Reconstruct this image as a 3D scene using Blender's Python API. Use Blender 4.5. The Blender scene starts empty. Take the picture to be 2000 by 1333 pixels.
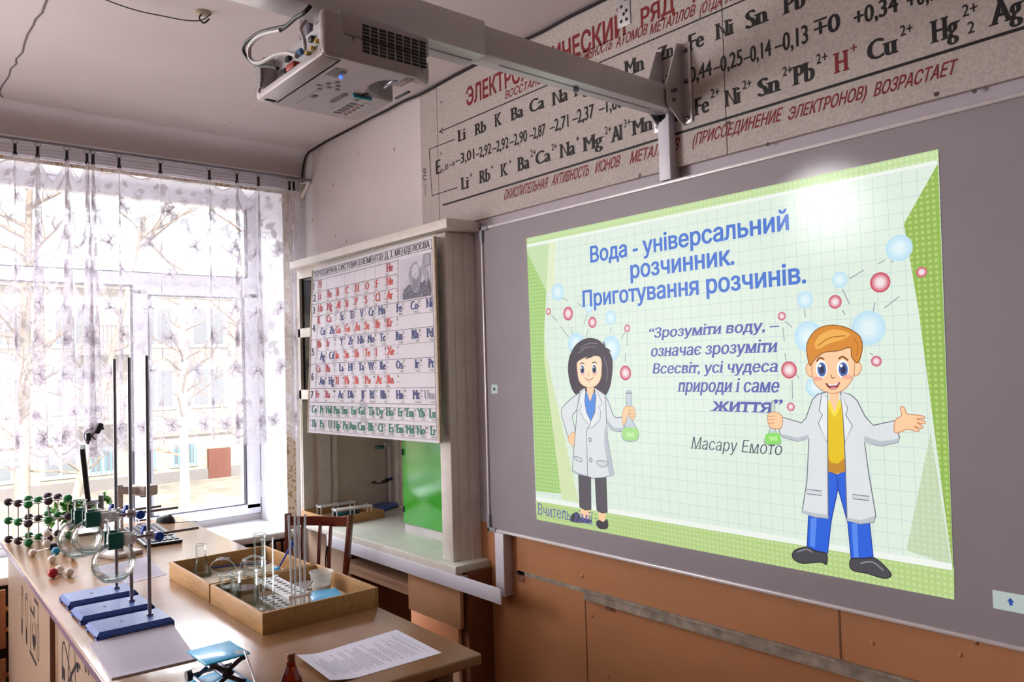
import bpy, bmesh, math, random
from math import pi, sin, cos, radians
from mathutils import Vector, Matrix

SC = bpy.context.scene
COL = SC.collection
random.seed(7)

# ------------------------------------------------------------------ camera, sky, daylight, exposure
cam_data = bpy.data.cameras.new('camera'); cam = bpy.data.objects.new('camera', cam_data); COL.objects.link(cam)
cam_data.sensor_width = 36.0; cam_data.lens = 27.65; cam_data.clip_start = 0.05; cam_data.clip_end = 300
_yaw, _pit, _rol = -0.873, 0.03326, -0.02796
_f = Vector((sin(_yaw)*cos(_pit), cos(_yaw)*cos(_pit), sin(_pit)))
_r = Vector((cos(_yaw), -sin(_yaw), 0)); _u = _r.cross(_f)
_r2 = _r*cos(_rol) + _u*sin(_rol); _u2 = _u*cos(_rol) - _r*sin(_rol)
cam.matrix_world = Matrix(((_r2.x, _u2.x, -_f.x, 0), (_r2.y, _u2.y, -_f.y, -1.99), (_r2.z, _u2.z, -_f.z, 1.57), (0, 0, 0, 1)))
SC.camera = cam

world = bpy.data.worlds.new('overcast_sky'); SC.world = world; world.use_nodes = True
_bg = world.node_tree.nodes['Background']; _bg.inputs[0].default_value = (0.93, 0.96, 1.0, 1); _bg.inputs[1].default_value = 2.3

def area_light(name, loc, rot, sx, sy, power, col):
    l = bpy.data.lights.new(name, 'AREA'); l.shape = 'RECTANGLE'; l.size = sx; l.size_y = sy; l.energy = power; l.color = col
    o = bpy.data.objects.new(name, l); COL.objects.link(o); o.location = loc; o.rotation_euler = rot
    return o
# added area lamp that brightens the room, high above the yard, higher than the window head lets the photographer see, and hazy sun on the houses opposite
def aim(o, p): o.rotation_euler = (Vector(p)-o.location).to_track_quat('-Z', 'Y').to_euler()
aim(area_light('added_high_sky_lamp', (-9.0, -1.2, 7.2), (0, 0, 0), 9.0, 6.0, 7400, (0.98, 0.98, 1.0)), (-4.3, -1.0, 1.3))
sun = bpy.data.lights.new('hazy_sun', 'SUN'); sun.energy = 9.0; sun.angle = radians(12); sun.color = (1, .96, .9)
suno = bpy.data.objects.new('hazy_sun', sun); COL.objects.link(suno); suno.rotation_euler = Vector((-1, .35, -.75)).to_track_quat('-Z', 'Y').to_euler()
# daylight through the two further windows of the same wall, behind the photographer
area_light('daylight_second_window', (-4.66, -3.55, 1.68), (0, radians(-90), 0), 1.7, 1.7, 175, (1.0, 0.96, 0.95))
area_light('daylight_third_window', (-4.66, -6.2, 1.68), (0, radians(-90), 0), 1.7, 1.7, 60, (1.0, 0.96, 0.95))

vs = SC.view_settings
vs.view_transform = 'Standard'; vs.look = 'None'; vs.gamma = 1.0; vs.use_curve_mapping = False; vs.exposure = 0.42
SC.cycles.use_denoising = True
SC.cycles.max_bounces = 9; SC.cycles.diffuse_bounces = 4; SC.cycles.glossy_bounces = 4
SC.cycles.transmission_bounces = 6; SC.cycles.transparent_max_bounces = 28
SC.cycles.caustics_reflective = False; SC.cycles.caustics_refractive = False
SC.cycles.sample_clamp_indirect = 6.0

# ------------------------------------------------------------------ materials
def lin(h):
    if not isinstance(h, str): return tuple(h)
    h = h.lstrip('#'); v = [int(h[i:i+2], 16)/255 for i in (0, 2, 4)]
    return tuple(x/12.92 if x <= .04045 else ((x+.055)/1.055)**2.4 for x in v)

def mat(name, col, rough=.55, metal=0.0, spec=.4, var=.05, vs_=9.0, bump=0.0, bs=90.0, coat=0.0, stretch=(1, 1, 1), emis=None, es=0.0, alpha=1.0):
    c = lin(col); m = bpy.data.materials.new(name); m.use_nodes = True
    nt = m.node_tree; N, L = nt.nodes, nt.links; b = N['Principled BSDF']
    tc = N.new('ShaderNodeTexCoord'); mp = N.new('ShaderNodeMapping'); mp.inputs['Scale'].default_value = stretch
    L.new(tc.outputs['Object'], mp.inputs['Vector'])
    nz = N.new('ShaderNodeTexNoise'); nz.inputs['Scale'].default_value = vs_; nz.inputs['Detail'].default_value = 5
    L.new(mp.outputs[0], nz.inputs['Vector'])
    rp = N.new('ShaderNodeValToRGB')
    rp.color_ramp.elements[0].position = .3; rp.color_ramp.elements[1].position = .7
    rp.color_ramp.elements[0].color = tuple(x*(1-var) for x in c)+(1,); rp.color_ramp.elements[1].color = tuple(min(1, x*(1+var)) for x in c)+(1,)
    L.new(nz.outputs[0], rp.inputs[0]); L.new(rp.outputs[0], b.inputs['Base Color'])
    b.inputs['Roughness'].default_value = rough; b.inputs['Metallic'].default_value = metal
    b.inputs['Specular IOR Level'].default_value = spec
    if coat: b.inputs['Coat Weight'].default_value = coat; b.inputs['Coat Roughness'].default_value = .08
    if alpha < 1: b.inputs['Alpha'].default_value = alpha
    if bump:
        n2 = N.new('ShaderNodeTexNoise'); n2.inputs['Scale'].default_value = bs; n2.inputs['Detail'].default_value = 4
        L.new(tc.outputs['Object'], n2.inputs['Vector'])
        bp = N.new('ShaderNodeBump'); bp.inputs['Strength'].default_value = bump; bp.inputs['Distance'].default_value = .004
        L.new(n2.outputs[0], bp.inputs['Height']); L.new(bp.outputs[0], b.inputs['Normal'])
    if emis is not None:
        b.inputs['Emission Color'].default_value = lin(emis)+(1,); b.inputs['Emission Strength'].default_value = es
    return m

def glass(name, centre='#f4f8f6', edge='#8f9a98', gloss=.9, blend=.35, rough=0.0):
    m = bpy.data.materials.new(name); m.use_nodes = True; nt = m.node_tree; N, L = nt.nodes, nt.links
    N.remove(N['Principled BSDF']); out = N['Material Output']
    lw = N.new('ShaderNodeLayerWeight'); lw.inputs['Blend'].default_value = blend
    rp = N.new('ShaderNodeValToRGB'); e = rp.color_ramp.elements
    e[0].position = .35; e[0].color = lin(centre)+(1,); e[1].position = .95; e[1].color = lin(edge)+(1,)
    L.new(lw.outputs['Facing'], rp.inputs[0])
    tr = N.new('ShaderNodeBsdfTransparent'); L.new(rp.outputs[0], tr.inputs[0])
    gl = N.new('ShaderNodeBsdfGlossy'); gl.inputs['Roughness'].default_value = rough; gl.inputs[0].default_value = (gloss, gloss, gloss, 1)
    fr = N.new('ShaderNodeFresnel'); fr.inputs['IOR'].default_value = 1.5
    ml = N.new('ShaderNodeMath'); ml.operation = 'MULTIPLY'; ml.inputs[1].default_value = .55; L.new(fr.outputs[0], ml.inputs[0])
    mx = N.new('ShaderNodeMixShader'); L.new(ml.outputs[0], mx.inputs[0]); L.new(tr.outputs[0], mx.inputs[1]); L.new(gl.outputs[0], mx.inputs[2])
    L.new(mx.outputs[0], out.inputs[0])
    return m

def lace(name, cover, col='#f6f2f6', trans=.4):
    "white yarn with open holes between: part of the light goes straight through"
    m = bpy.data.materials.new(name); m.use_nodes = True; nt = m.node_tree; N, L = nt.nodes, nt.links
    N.remove(N['Principled BSDF']); out = N['Material Output']
    tr = N.new('ShaderNodeBsdfTransparent')
    df = N.new('ShaderNodeBsdfDiffuse'); df.inputs[0].default_value = lin(col)+(1,)
    tl = N.new('ShaderNodeBsdfTranslucent'); tl.inputs[0].default_value = lin(col)+(1,)
    ad = N.new('ShaderNodeMixShader'); ad.inputs[0].default_value = trans; L.new(df.outputs[0], ad.inputs[1]); L.new(tl.outputs[0], ad.inputs[2])
    tc = N.new('ShaderNodeTexCoord'); nz = N.new('ShaderNodeTexNoise'); nz.inputs['Scale'].default_value = 40
    L.new(tc.outputs['Object'], nz.inputs['Vector'])
    mr = N.new('ShaderNodeMapRange'); mr.inputs['To Min'].default_value = cover-.08; mr.inputs['To Max'].default_value = cover+.08
    L.new(nz.outputs[0], mr.inputs['Value'])
    mx = N.new('ShaderNodeMixShader'); L.new(mr.outputs[0], mx.inputs[0]); L.new(tr.outputs[0], mx.inputs[1]); L.new(ad.outputs[0], mx.inputs[2])
    L.new(mx.outputs[0], out.inputs[0])
    return m

def wood(name, c1, c2, rough=.5, scale=14, stretch=(1, 8, 8), spec=.35):
    m = mat(name, c1, rough, spec=spec); nt = m.node_tree; N = nt.nodes
    rp = [n for n in N if n.type == 'VALTORGB'][0]; mp = [n for n in N if n.type == 'MAPPING'][0]; nz = [n for n in N if n.type == 'TEX_NOISE'][0]
    mp.inputs['Scale'].default_value = stretch; nz.inputs['Scale'].default_value = scale; nz.inputs['Distortion'].default_value = .6
    rp.color_ramp.elements[0].color = lin(c1)+(1,); rp.color_ramp.elements[1].color = lin(c2)+(1,)
    return m

def projected(name, col, k=1.0, dots=None):
    "a colour of the projected picture: the thrown light is put into the colour as glow"
    m = bpy.data.materials.new(name); m.use_nodes = True; nt = m.node_tree; N, L = nt.nodes, nt.links; b = N['Principled BSDF']
    b.inputs['Base Color'].default_value = (.02, .02, .02, 1); b.inputs['Roughness'].default_value = .3; b.inputs['Specular IOR Level'].default_value = .07
    b.inputs['Emission Strength'].default_value = k*.75  # layer glows by itself over a near-black base, standing for projector light
    c = lin(col)
    if dots is None:
        tc = N.new('ShaderNodeTexCoord'); nz = N.new('ShaderNodeTexNoise'); nz.inputs['Scale'].default_value = 6
        L.new(tc.outputs['Object'], nz.inputs['Vector'])
        rp = N.new('ShaderNodeValToRGB'); rp.color_ramp.elements[0].color = tuple(x*.97 for x in c)+(1,); rp.color_ramp.elements[1].color = tuple(x*1.03 for x in c)+(1,)
        L.new(nz.outputs[0], rp.inputs[0]); L.new(rp.outputs[0], b.inputs['Emission Color'])
    else:
        tc = N.new('ShaderNodeTexCoord'); mp = N.new('ShaderNodeMapping'); mp.inputs['Scale'].default_value = (70, 1, 70)
        fr = N.new('ShaderNodeVectorMath'); fr.operation = 'FRACTION'; L.new(tc.outputs['Object'], mp.inputs[0]); L.new(mp.outputs[0], fr.inputs[0])
        sb = N.new('ShaderNodeVectorMath'); sb.operation = 'SUBTRACT'; sb.inputs[1].default_value = (.5, 0, .5); L.new(fr.outputs[0], sb.inputs[0])
        ml = N.new('ShaderNodeVectorMath'); ml.operation = 'MULTIPLY'; ml.inputs[1].default_value = (1, 0, 1); L.new(sb.outputs[0], ml.inputs[0])
        ln = N.new('ShaderNodeVectorMath'); ln.operation = 'LENGTH'; L.new(ml.outputs[0], ln.inputs[0])
        rp = N.new('ShaderNodeValToRGB'); rp.color_ramp.elements[0].position = .22; rp.color_ramp.elements[0].color = lin(dots)+(1,)
        rp.color_ramp.elements[1].position = .36; rp.color_ramp.elements[1].color = c+(1,)
        L.new(ln.outputs['Value'], rp.inputs[0]); L.new(rp.outputs[0], b.inputs['Emission Color'])
    return m

# ------------------------------------------------------------------ mesh builder
class MB:
    def __init__(self): self.v = []; self.f = []; self.mi = []; self.sm = []; self.cur = 0; self.M = None
    def add(self, vs_, fs, smooth=False):
        o = len(self.v)
        if self.M is not None: vs_ = [self.M @ Vector(p) for p in vs_]
        self.v += [tuple(p) for p in vs_]
        for f in fs: self.f.append([i+o for i in f]); self.mi.append(self.cur); self.sm.append(smooth)
        return self
    def box(self, x0, x1, y0, y1, z0, z1):
        return self.add([(x0, y0, z0), (x1, y0, z0), (x1, y1, z0), (x0, y1, z0), (x0, y0, z1), (x1, y0, z1), (x1, y1, z1), (x0, y1, z1)],
                 [(0, 3, 2, 1), (4, 5, 6, 7), (0, 1, 5, 4), (1, 2, 6, 5), (2, 3, 7, 6), (3, 0, 4, 7)])
    def rbox(self, x0, x1, y0, y1, z0, z1, b=.004, seg=2):
        bm = bmesh.new(); bmesh.ops.create_cube(bm, size=1)
        for v in bm.verts: v.co = Vector(((x0+x1)/2+v.co.x*(x1-x0), (y0+y1)/2+v.co.y*(y1-y0), (z0+z1)/2+v.co.z*(z1-z0)))
        bmesh.ops.bevel(bm, geom=list(bm.edges), offset=b, segments=seg, profile=.5, affect='EDGES')
        bm.verts.ensure_lookup_table(); bm.verts.index_update()
        self.add([tuple(v.co) for v in bm.verts], [[v.index for v in f.verts] for f in bm.faces], True); bm.free(); return self
    def bar(self, p, q, w, h, up=(0, 0, 1), b=0):
        "box beam from p to q, w across, h along up"
        p, q = Vector(p), Vector(q); d = (q-p); ln = d.length; d.normalize(); s = d.cross(Vector(up)).normalized(); u = s.cross(d)
        pr = self.M; m = Matrix((( d.x, s.x, u.x, p.x), (d.y, s.y, u.y, p.y), (d.z, s.z, u.z, p.z), (0, 0, 0, 1)))
        self.M = m if pr is None else pr @ m
        (self.rbox(0, ln, -w/2, w/2, -h/2, h/2, b) if b else self.box(0, ln, -w/2, w/2, -h/2, h/2)); self.M = pr; return self
    def tube(self, pts, r, seg=8, closed=False):
        P = [Vector(p) for p in pts]; n = len(P); R = r if isinstance(r, (list, tuple)) else [r]*n
        T = []
        for i in range(n):
            a = P[i-1] if (i > 0 or closed) else P[i]; b = P[(i+1) % n] if (i < n-1 or closed) else P[i]
            t = (b-a); T.append(t.normalized() if t.length > 1e-9 else Vector((0, 0, 1)))
        ref = Vector((0, 0, 1)) if abs(T[0].z) < .9 else Vector((1, 0, 0)); u = T[0].cross(ref).normalized(); vs_ = []
        for i in range(n):
            u = (u - T[i]*u.dot(T[i])).normalized(); w = T[i].cross(u)
            for k in range(seg): a = 2*pi*k/seg; vs_.append(P[i] + (u*cos(a)+w*sin(a))*R[i])
        fs = []
        for i in range(n if closed else n-1):
            j = (i+1) % n
            for k in range(seg): fs.append((i*seg+k, i*seg+(k+1) % seg, j*seg+(k+1) % seg, j*seg+k))
        if not closed: fs.append(tuple(range(seg))[::-1]); fs.append(tuple((n-1)*seg+k for k in range(seg)))
        return self.add(vs_, fs, True)
    def cyl(self, p, q, r, seg=16, r2=None): return self.tube([p, q], [r, r if r2 is None else r2], seg)
    def lathe(self, prof, c=(0, 0, 0), seg=28):
        c = Vector(c); vs_ = []; fs = []; idx = []
        for (r, z) in prof:
            if r < 1e-6: idx.append([len(vs_)]); vs_.append(c+Vector((0, 0, z)))
            else:
                idx.append(list(range(len(vs_), len(vs_)+seg)))
                vs_ += [c+Vector((r*cos(2*pi*k/seg), r*sin(2*pi*k/seg), z)) for k in range(seg)]
        for a, b in zip(idx, idx[1:]):
            if len(a) == 1 and len(b) == 1: continue
            for k in range(seg):
                k2 = (k+1) % seg
                if len(a) == 1: fs.append((a[0], b[k2], b[k]))
                elif len(b) == 1: fs.append((a[k], a[k2], b[0]))
                else: fs.append((a[k], a[k2], b[k2], b[k]))
        return self.add(vs_, fs, True)
    def sphere(self, c, r, seg=16, sc=(1, 1, 1)):
        n = max(6, seg//2); pr = [(r*sin(pi*i/n)*1.0, -r*cos(pi*i/n)) for i in range(n+1)]
        s = len(self.v); self.lathe(pr, (0, 0, 0), seg)
        for i in range(s, len(self.v)): p = self.v[i]; self.v[i] = (c[0]+p[0]*sc[0], c[1]+p[1]*sc[1], c[2]+p[2]*sc[2])
        return self
    def prism(self, poly, fn, a, b):
        "closed outline poly swept from depth a to depth b; fn(u, v, depth) -> point"
        n = len(poly); vs_ = [fn(u, v, a) for u, v in poly]+[fn(u, v, b) for u, v in poly]
        fs = [tuple(range(n))[::-1], tuple(range(n, 2*n))]+[(i, (i+1) % n, n+(i+1) % n, n+i) for i in range(n)]
        return self.add(vs_, fs)
    def quad(self, *p): return self.add(p, [tuple(range(len(p)))])
    def build(self, name, mats, parent=None, world=False, kind=None, label=None, angle=40, fix=True):
        me = bpy.data.meshes.new(name)
        v = self.v
        if world and parent is not None:
            l = Vector((0, 0, 0)); q = parent
            while q is not None: l = l+q.location; q = q.parent
            v = [(p[0]-l.x, p[1]-l.y, p[2]-l.z) for p in v]
        me.from_pydata(v, [], self.f); me.polygons.foreach_set('material_index', self.mi); me.polygons.foreach_set('use_smooth', self.sm)
        for m in (mats if isinstance(mats, (list, tuple)) else [mats]): me.materials.append(m)
        me.update()
        if fix:
            bm = bmesh.new(); bm.from_mesh(me); bmesh.ops.recalc_face_normals(bm, faces=list(bm.faces)); bm.to_mesh(me); bm.free()
        if any(self.sm): me.set_sharp_from_angle(angle=radians(angle))
        o = bpy.data.objects.new(name, me); COL.objects.link(o)
        if parent is not None: o.parent = parent
        if kind: o['kind'] = kind
        if label: o['label'] = label
        return o

def tag(o, label, cat, group=None):
    o['label'] = label; o['category'] = cat
    if group: o['group'] = group
    return o
def thing(name, label, cat, loc=(0, 0, 0), rz=0.0, group=None):
    o = bpy.data.objects.new(name, None); COL.objects.link(o); o.location = loc; o.rotation_euler = (0, 0, rz); o.empty_display_size = .05
    return tag(o, label, cat, group)
def copy_thing(root, loc, rz, label, group=None):
    r = root.copy(); COL.objects.link(r); r.location = loc; r.rotation_euler = (0, 0, rz); r['label'] = label
    if group: r['group'] = group
    for ch in list(root.children):
        c = ch.copy(); COL.objects.link(c); c.parent = r
        for g in list(ch.children):
            d = g.copy(); COL.objects.link(d); d.parent = c
    return r
def spline(pts, n=6, closed=False):
    "Catmull-Rom through pts"
    P = [Vector(p) for p in pts]; m = len(P); out = []
    for i in range(m if closed else m-1):
        if closed: a, b, c, d = P[i-1], P[i], P[(i+1) % m], P[(i+2) % m]
        else: a, b, c, d = P[max(i-1, 0)], P[i], P[i+1], P[min(i+2, m-1)]
        for k in range(n):
            t = k/n; out.append(.5*((2*b)+(c-a)*t+(2*a-5*b+4*c-d)*t*t+(3*b-a-3*c+d)*t**3))
    if not closed: out.append(P[-1])
    return out

# ------------------------------------------------------------------ lettering
_glyphs = {}
import numpy as np
from mathutils.geometry import delaunay_2d_cdt
def glyphs(txt, bx=0.0, by=0.0, res=3):
    "outline of txt in the built-in face, grown by bx across and by along, filled with triangles"
    key = (txt, round(bx, 4), round(by, 4), res)
    if key in _glyphs: return _glyphs[key]
    cu = bpy.data.curves.new('lettering', 'FONT'); cu.body = txt; cu.size = 1.0; cu.resolution_u = res; cu.fill_mode = 'NONE'
    ob = bpy.data.objects.new('lettering', cu); COL.objects.link(ob)
    dg = bpy.context.evaluated_depsgraph_get(); ev = ob.evaluated_get(dg); me = ev.to_mesh()
    co = [(p.co.x, p.co.y) for p in me.vertices]; nxt = {}
    for e in me.edges:
        a, b = e.vertices; nxt.setdefault(a, []).append(b); nxt.setdefault(b, []).append(a)
    ev.to_mesh_clear(); bpy.data.objects.remove(ob); bpy.data.curves.remove(cu)
    loops = []; seen = set()
    for s in range(len(co)):
        if s in seen or s not in nxt: continue
        lp = [s]; seen.add(s); cur = s+1 if s+1 in nxt[s] else nxt[s][0]
        while cur not in seen:
            seen.add(cur); lp.append(cur); q = [k for k in nxt[cur] if k not in seen]
            if not q: break
            cur = q[0]
        pts = []
        for k in lp:
            if not pts or math.hypot(co[k][0]-pts[-1][0], co[k][1]-pts[-1][1]) > 1e-4: pts.append(co[k])
        if len(pts) > 2 and math.hypot(pts[0][0]-pts[-1][0], pts[0][1]-pts[-1][1]) < 1e-4: pts.pop()
        if len(pts) > 2: loops.append(pts)
    if not loops: _glyphs[key] = ([], [], []); return _glyphs[key]
    ar = lambda p: sum(p[i-1][0]*p[i][1]-p[i][0]*p[i-1][1] for i in range(len(p)))/2
    sg = 1 if ar(max(loops, key=lambda p: abs(ar(p)))) > 0 else -1
    def inside(pt, p):
        r = False
        for i in range(len(p)):
            (ax, ay), (cx, cy) = p[i-1], p[i]
            if (ay > pt[1]) != (cy > pt[1]) and pt[0] < (cx-ax)*(pt[1]-ay)/(cy-ay)+ax: r = not r
        return r
    if bx or by:
        out = []; sn = [1 if ar(p) > 0 else -1 for p in loops]
        for li, p in enumerate(loops):
            hole = any(sn[k] != sn[li] and abs(ar(loops[k])) > abs(ar(p)) and inside(p[0], loops[k]) for k in range(len(loops)))
            n = len(p); q = []; sg = -sn[li] if hole else sn[li]
            for i in range(n):
                (ax, ay), (x, y), (cx, cy) = p[i-1], p[i], p[(i+1) % n]
                l1 = math.hypot(x-ax, y-ay); l2 = math.hypot(cx-x, cy-y); n1 = ((y-ay)/l1*sg, -(x-ax)/l1*sg); n2 = ((cy-y)/l2*sg, -(cx-x)/l2*sg)
                d = max(.35, 1+n1[0]*n2[0]+n1[1]*n2[1]); q.append((x+bx*(n1[0]+n2[0])/d, y+by*(n1[1]+n2[1])/d))
            out.append(q)
        loops = out
    V = [v for p in loops for v in p]; E = []; o = 0
    for p in loops: n = len(p); E += [(o+i, o+(i+1) % n) for i in range(n)]; o += n
    vo, eo, fo, *_ = delaunay_2d_cdt([Vector(v) for v in V], E, [], 0, 1e-6)
    P = np.array([(v.x, v.y) for v in vo]); F = np.array([list(f)[:3] for f in fo]); C = P[F].mean(axis=1)
    A = np.array([V[a] for a, b in E]); B = np.array([V[b] for a, b in E]); W = np.zeros(len(C))
    for (a, b) in zip(A, B):
        up = (a[1] <= C[:, 1]) & (b[1] > C[:, 1]); dn = (a[1] > C[:, 1]) & (b[1] <= C[:, 1])
        if not (up.any() or dn.any()): continue
        cr = (b[0]-a[0])*(C[:, 1]-a[1])-(C[:, 0]-a[0])*(b[1]-a[1]); W += (up & (cr > 0)).astype(int)-(dn & (cr < 0)).astype(int)
    F = F[W != 0]
    _glyphs[key] = ([tuple(map(float, q)) for q in P], [tuple(map(int, f)) for f in F], loops); return _glyphs[key]
_H = [p[1] for p in glyphs('H')[0]]; CAPH = max(_H)-min(_H)
XH = max(p[1] for p in glyphs('x')[0])
def letter(mb, txt, fn, x0, y0, h, x1=None, slant=0.0, bold=0.0, serif=False, contrast=0.0, right=False, mi=0, squeeze=1.0, res=3):
    """write txt with its baseline from x0 (to x1 when given) at y0 and capitals h high; fn(x, y) maps the flat sheet to space"""
    bx, by = bold+contrast, bold*.8
    v, f, loops = glyphs(txt, bx, by, res)
    if not v: return
    V2 = list(v); F2 = list(f); ns = len(V2)
    if serif:
        done = set()
        for p in loops:
            for i in range(len(p)):
                (ax, ay), (b_x, b_y) = p[i-1], p[i]; w = abs(ax-b_x); cy = (ay+b_y)/2
                if abs(ay-b_y) > .006 or not .05 < w < .28: continue
                if not any(abs(cy-l) < .014+abs(by) for l in (0.0, CAPH, XH)): continue
                k = (round(min(ax, b_x), 2), round(cy, 2))
                if k in done: continue
                done.add(k); s = .075; t = .048; xa, xb = min(ax, b_x)-s, max(ax, b_x)+s; ya, yb = (cy, cy+t) if cy < .1 else (cy-t, cy)
                o = len(V2); V2 += [(xa, ya), (xb, ya), (xb, yb), (xa, yb)]; F2.append((o, o+1, o+2, o+3))
    xs = [p[0] for p in V2]; lo, hi = min(xs), max(xs); sy = h/CAPH
    sx = sy*squeeze if x1 is None else (x1-x0)/max(1e-6, (hi-lo))
    if right and x1 is None: x0 = x0-(hi-lo)*sx
    g = lambda x, y: Vector(fn(x0+(x-lo)*sx+slant*y*sy, y0+y*sy))
    p0 = g(lo, 0); nn = (g(lo+.3, 0)-p0).cross(g(lo, .3)-p0); nn = nn.normalized()*.00025 if nn.length > 0 else Vector((0, 0, 0))
    c = mb.cur; mb.cur = mi
    mb.add([g(x, y)+(nn if i >= ns else nn*0) for i, (x, y) in enumerate(V2)], F2); mb.cur = c
def strip(mb, fn, pts, w, mi=0, closed=False):
    "a painted line of width w along pts on the sheet"
    n = len(pts); P = [Vector(p) for p in pts]; L = []; R = []
    for i in range(n):
        a = P[i-1] if (i > 0 or closed) else P[i]; b = P[(i+1) % n] if (i < n-1 or closed) else P[i]
        t = (b-a); t = t.normalized() if t.length > 1e-9 else Vector((1, 0)); nn = Vector((-t.y, t.x))*w/2
        L.append(P[i]+nn); R.append(P[i]-nn)
    c = mb.cur; mb.cur = mi
    for i in range(n if closed else n-1):
        j = (i+1) % n; mb.add([fn(*q) for q in (L[i], R[i], R[j], L[j])], [(0, 1, 2, 3)])
    mb.cur = c
def patch(mb, fn, pts, mi=0):
    c = mb.cur; mb.cur = mi; mb.add([fn(p[0], p[1]) for p in pts], [tuple(range(len(pts)))]); mb.cur = c

# ------------------------------------------------------------------ shared materials
MT = dict(
    plaster=mat('painted plaster', '#dfd6d4', .8, var=.05, vs_=3, bump=.12, bs=40),
    ceiling=mat('whitewashed ceiling', '#cbc1c0', .85, var=.05, vs_=1.6, bump=.08, bs=25),
    lilac=mat('lilac grey wall paint', '#b5acb3', .6, var=.04, bump=.15, bs=60),
    orange=mat('orange oil paint on board', '#bb8259', .42, var=.05, vs_=4, bump=.18, bs=45),
    floor=mat('brown painted floor', '#6b4630', .4, var=.15),
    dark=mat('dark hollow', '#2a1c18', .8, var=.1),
    pvc=mat('white window plastic', '#eceaf2', .3, var=.015),
    sill=mat('white sill board', '#eef0f2', .3, var=.02),
    reveal=mat('white reveal', '#ecebf0', .7, var=.02),
    gasket=mat('black gasket', '#3a3742', .6),
    white=mat('white paint', '#ddd8d8', .45, var=.03),
    offwhite=mat('yellowed white paint', '#e3dcd3', .5, var=.06, vs_=14, bump=.12, bs=70),
    duct=mat('white plastic duct', '#d9d6e0', .4, var=.02),
    black=mat('black plastic', '#17151a', .4, var=.1),
    rubber=mat('black rubber', '#101014', .6),
    steel=mat('polished steel', '#8a8890', .22, metal=1.0, var=.04),
    darksteel=mat('dark steel', '#8a8790', .34, metal=1.0, var=.06),
    zinc=mat('zinc plated steel', '#c9c4c6', .35, metal=.4, var=.05),
    blue=mat('blue enamel', '#33519a', .35, var=.06, vs_=30),
    blueknob=mat('blue plastic knob', '#1840a0', .35),
    green=mat('green rubber', '#0d5a50', .55),
    cyan=mat('cyan plastic', '#34b2ea', .22, spec=.5, var=.03),
    paper=mat('paper', '#dcd8e4', .8, var=.02),
    tray=wood('plywood', '#b98f5c', '#a27a4a', .5),
    glass=glass('clear lab glass', '#fcfefd', '#c6cecb'),
    flaskglass=glass('flask glass', '#fbfdfc', '#9fabA8', blend=.42),
    clearplastic=glass('clear plastic', '#f6f8f8', '#c0c6c6', blend=.45),
    milky=mat('milky plastic', '#eef0f0', .35, var=.02, alpha=.4),
    rackwhite=mat('white rack plastic', '#e4e6ea', .35, var=.02),
)

# ------------------------------------------------------------------ the room
m = MB(); m.box(-4.27, 2.7, -7.5, .6, -.1, 0); m.build('floor', MT['floor'], kind='structure')
XW, YF, ZC = -4.27, .035, 2.85
m = MB(); m.box(-4.9, 2.8, -7.6, .2, ZC, ZC+.1)
prof = [(-4.14+.13*cos(a), 2.72+.13*sin(a)) for a in [pi-k*pi/24 for k in range(13)]]
for (xa, za), (xb, zb) in zip(prof, prof[1:]): m.add([(xa, -7.5, za), (xa, YF, za), (xb, YF, zb), (xb, -7.5, zb)], [(0, 1, 2, 3)], True)
m.cur = 1
for y, w in ((-.523, .006), (-1.0, .0)):
    if w: m.box(-4.14, .8, y-w/2, y+w/2, ZC-.0015, ZC+.001)
m.cur = 2
cr = [(-4.14, -1.474)]
while cr[-1][0] < 2: cr.append((cr[-1][0]+random.uniform(.05, .11), -1.49+random.uniform(-.007, .007)))
for (xa, ya), (xb, yb) in zip(cr, cr[1:]): m.add([(xa, ya-.003, ZC-.001), (xb, yb-.003, ZC-.001), (xb, yb+.004, ZC-.001), (xa, ya+.004, ZC-.001)], [(0, 1, 2, 3)])
m.build('ceiling', [MT['ceiling'], mat('pale joint filler', '#d5c9c4', .8), mat('ceiling crack', '#6d6266', .9)], kind='structure', fix=False)

m = MB()
m.box(-4.6, -2.70, YF, YF+.1, 2.14, ZC+.02); m.box(-4.6, -4.105, YF, YF+.1, 0, 2.14)                        # above the fume cupboard
m.box(-2.70, 2.7, YF, YF+.1, 2.2, ZC+.02); m.cur = 1
m.box(-2.70, 2.7, YF, YF+.1, .928, 2.2); m.cur = 2
m.box(-2.70, 2.7, YF, YF+.1, 0, .928)
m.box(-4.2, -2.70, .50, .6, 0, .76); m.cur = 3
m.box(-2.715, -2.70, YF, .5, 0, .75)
m.cur = 4                                                          # joints of the painted boards and chipped paint
m.box(-2.047, -2.043, YF-.0012, YF+.01, 0, .74); m.box(-1.086, -1.081, YF-.0012, YF+.01, .765, .928)
m.cur = 5
for x, z in [(-3.9067, 2.6009), (-3.2685, 2.6488), (-3.895, 2.3189), (-3.7745, 2.268), (-3.698, 2.2138), (-4.1717, 2.4455), (-3.6215, 2.7092)]: m.add([(x-.008, YF-.001, z), (x, YF-.001, z-.014), (x+.008, YF-.001, z-.003), (x+.004, YF-.001, z+.014)], [(0, 1, 2, 3)])
m.build('wall_front', [MT['plaster'], MT['lilac'], MT['orange'], MT['dark'], mat('board joint', '#7d5138', .7), mat('bare plaster', '#c7a377', .9)], kind='structure', fix=False)
m = MB()
for k in range(60):
    x = random.uniform(-2.6, 1.2); z = random.uniform(.1, .9); m.sphere((x, YF, z), random.uniform(.003, .008), 8, (1, .5, 1))
p = m.build('paint_bump', MT['orange']); p['kind'] = 'structure'
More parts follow.
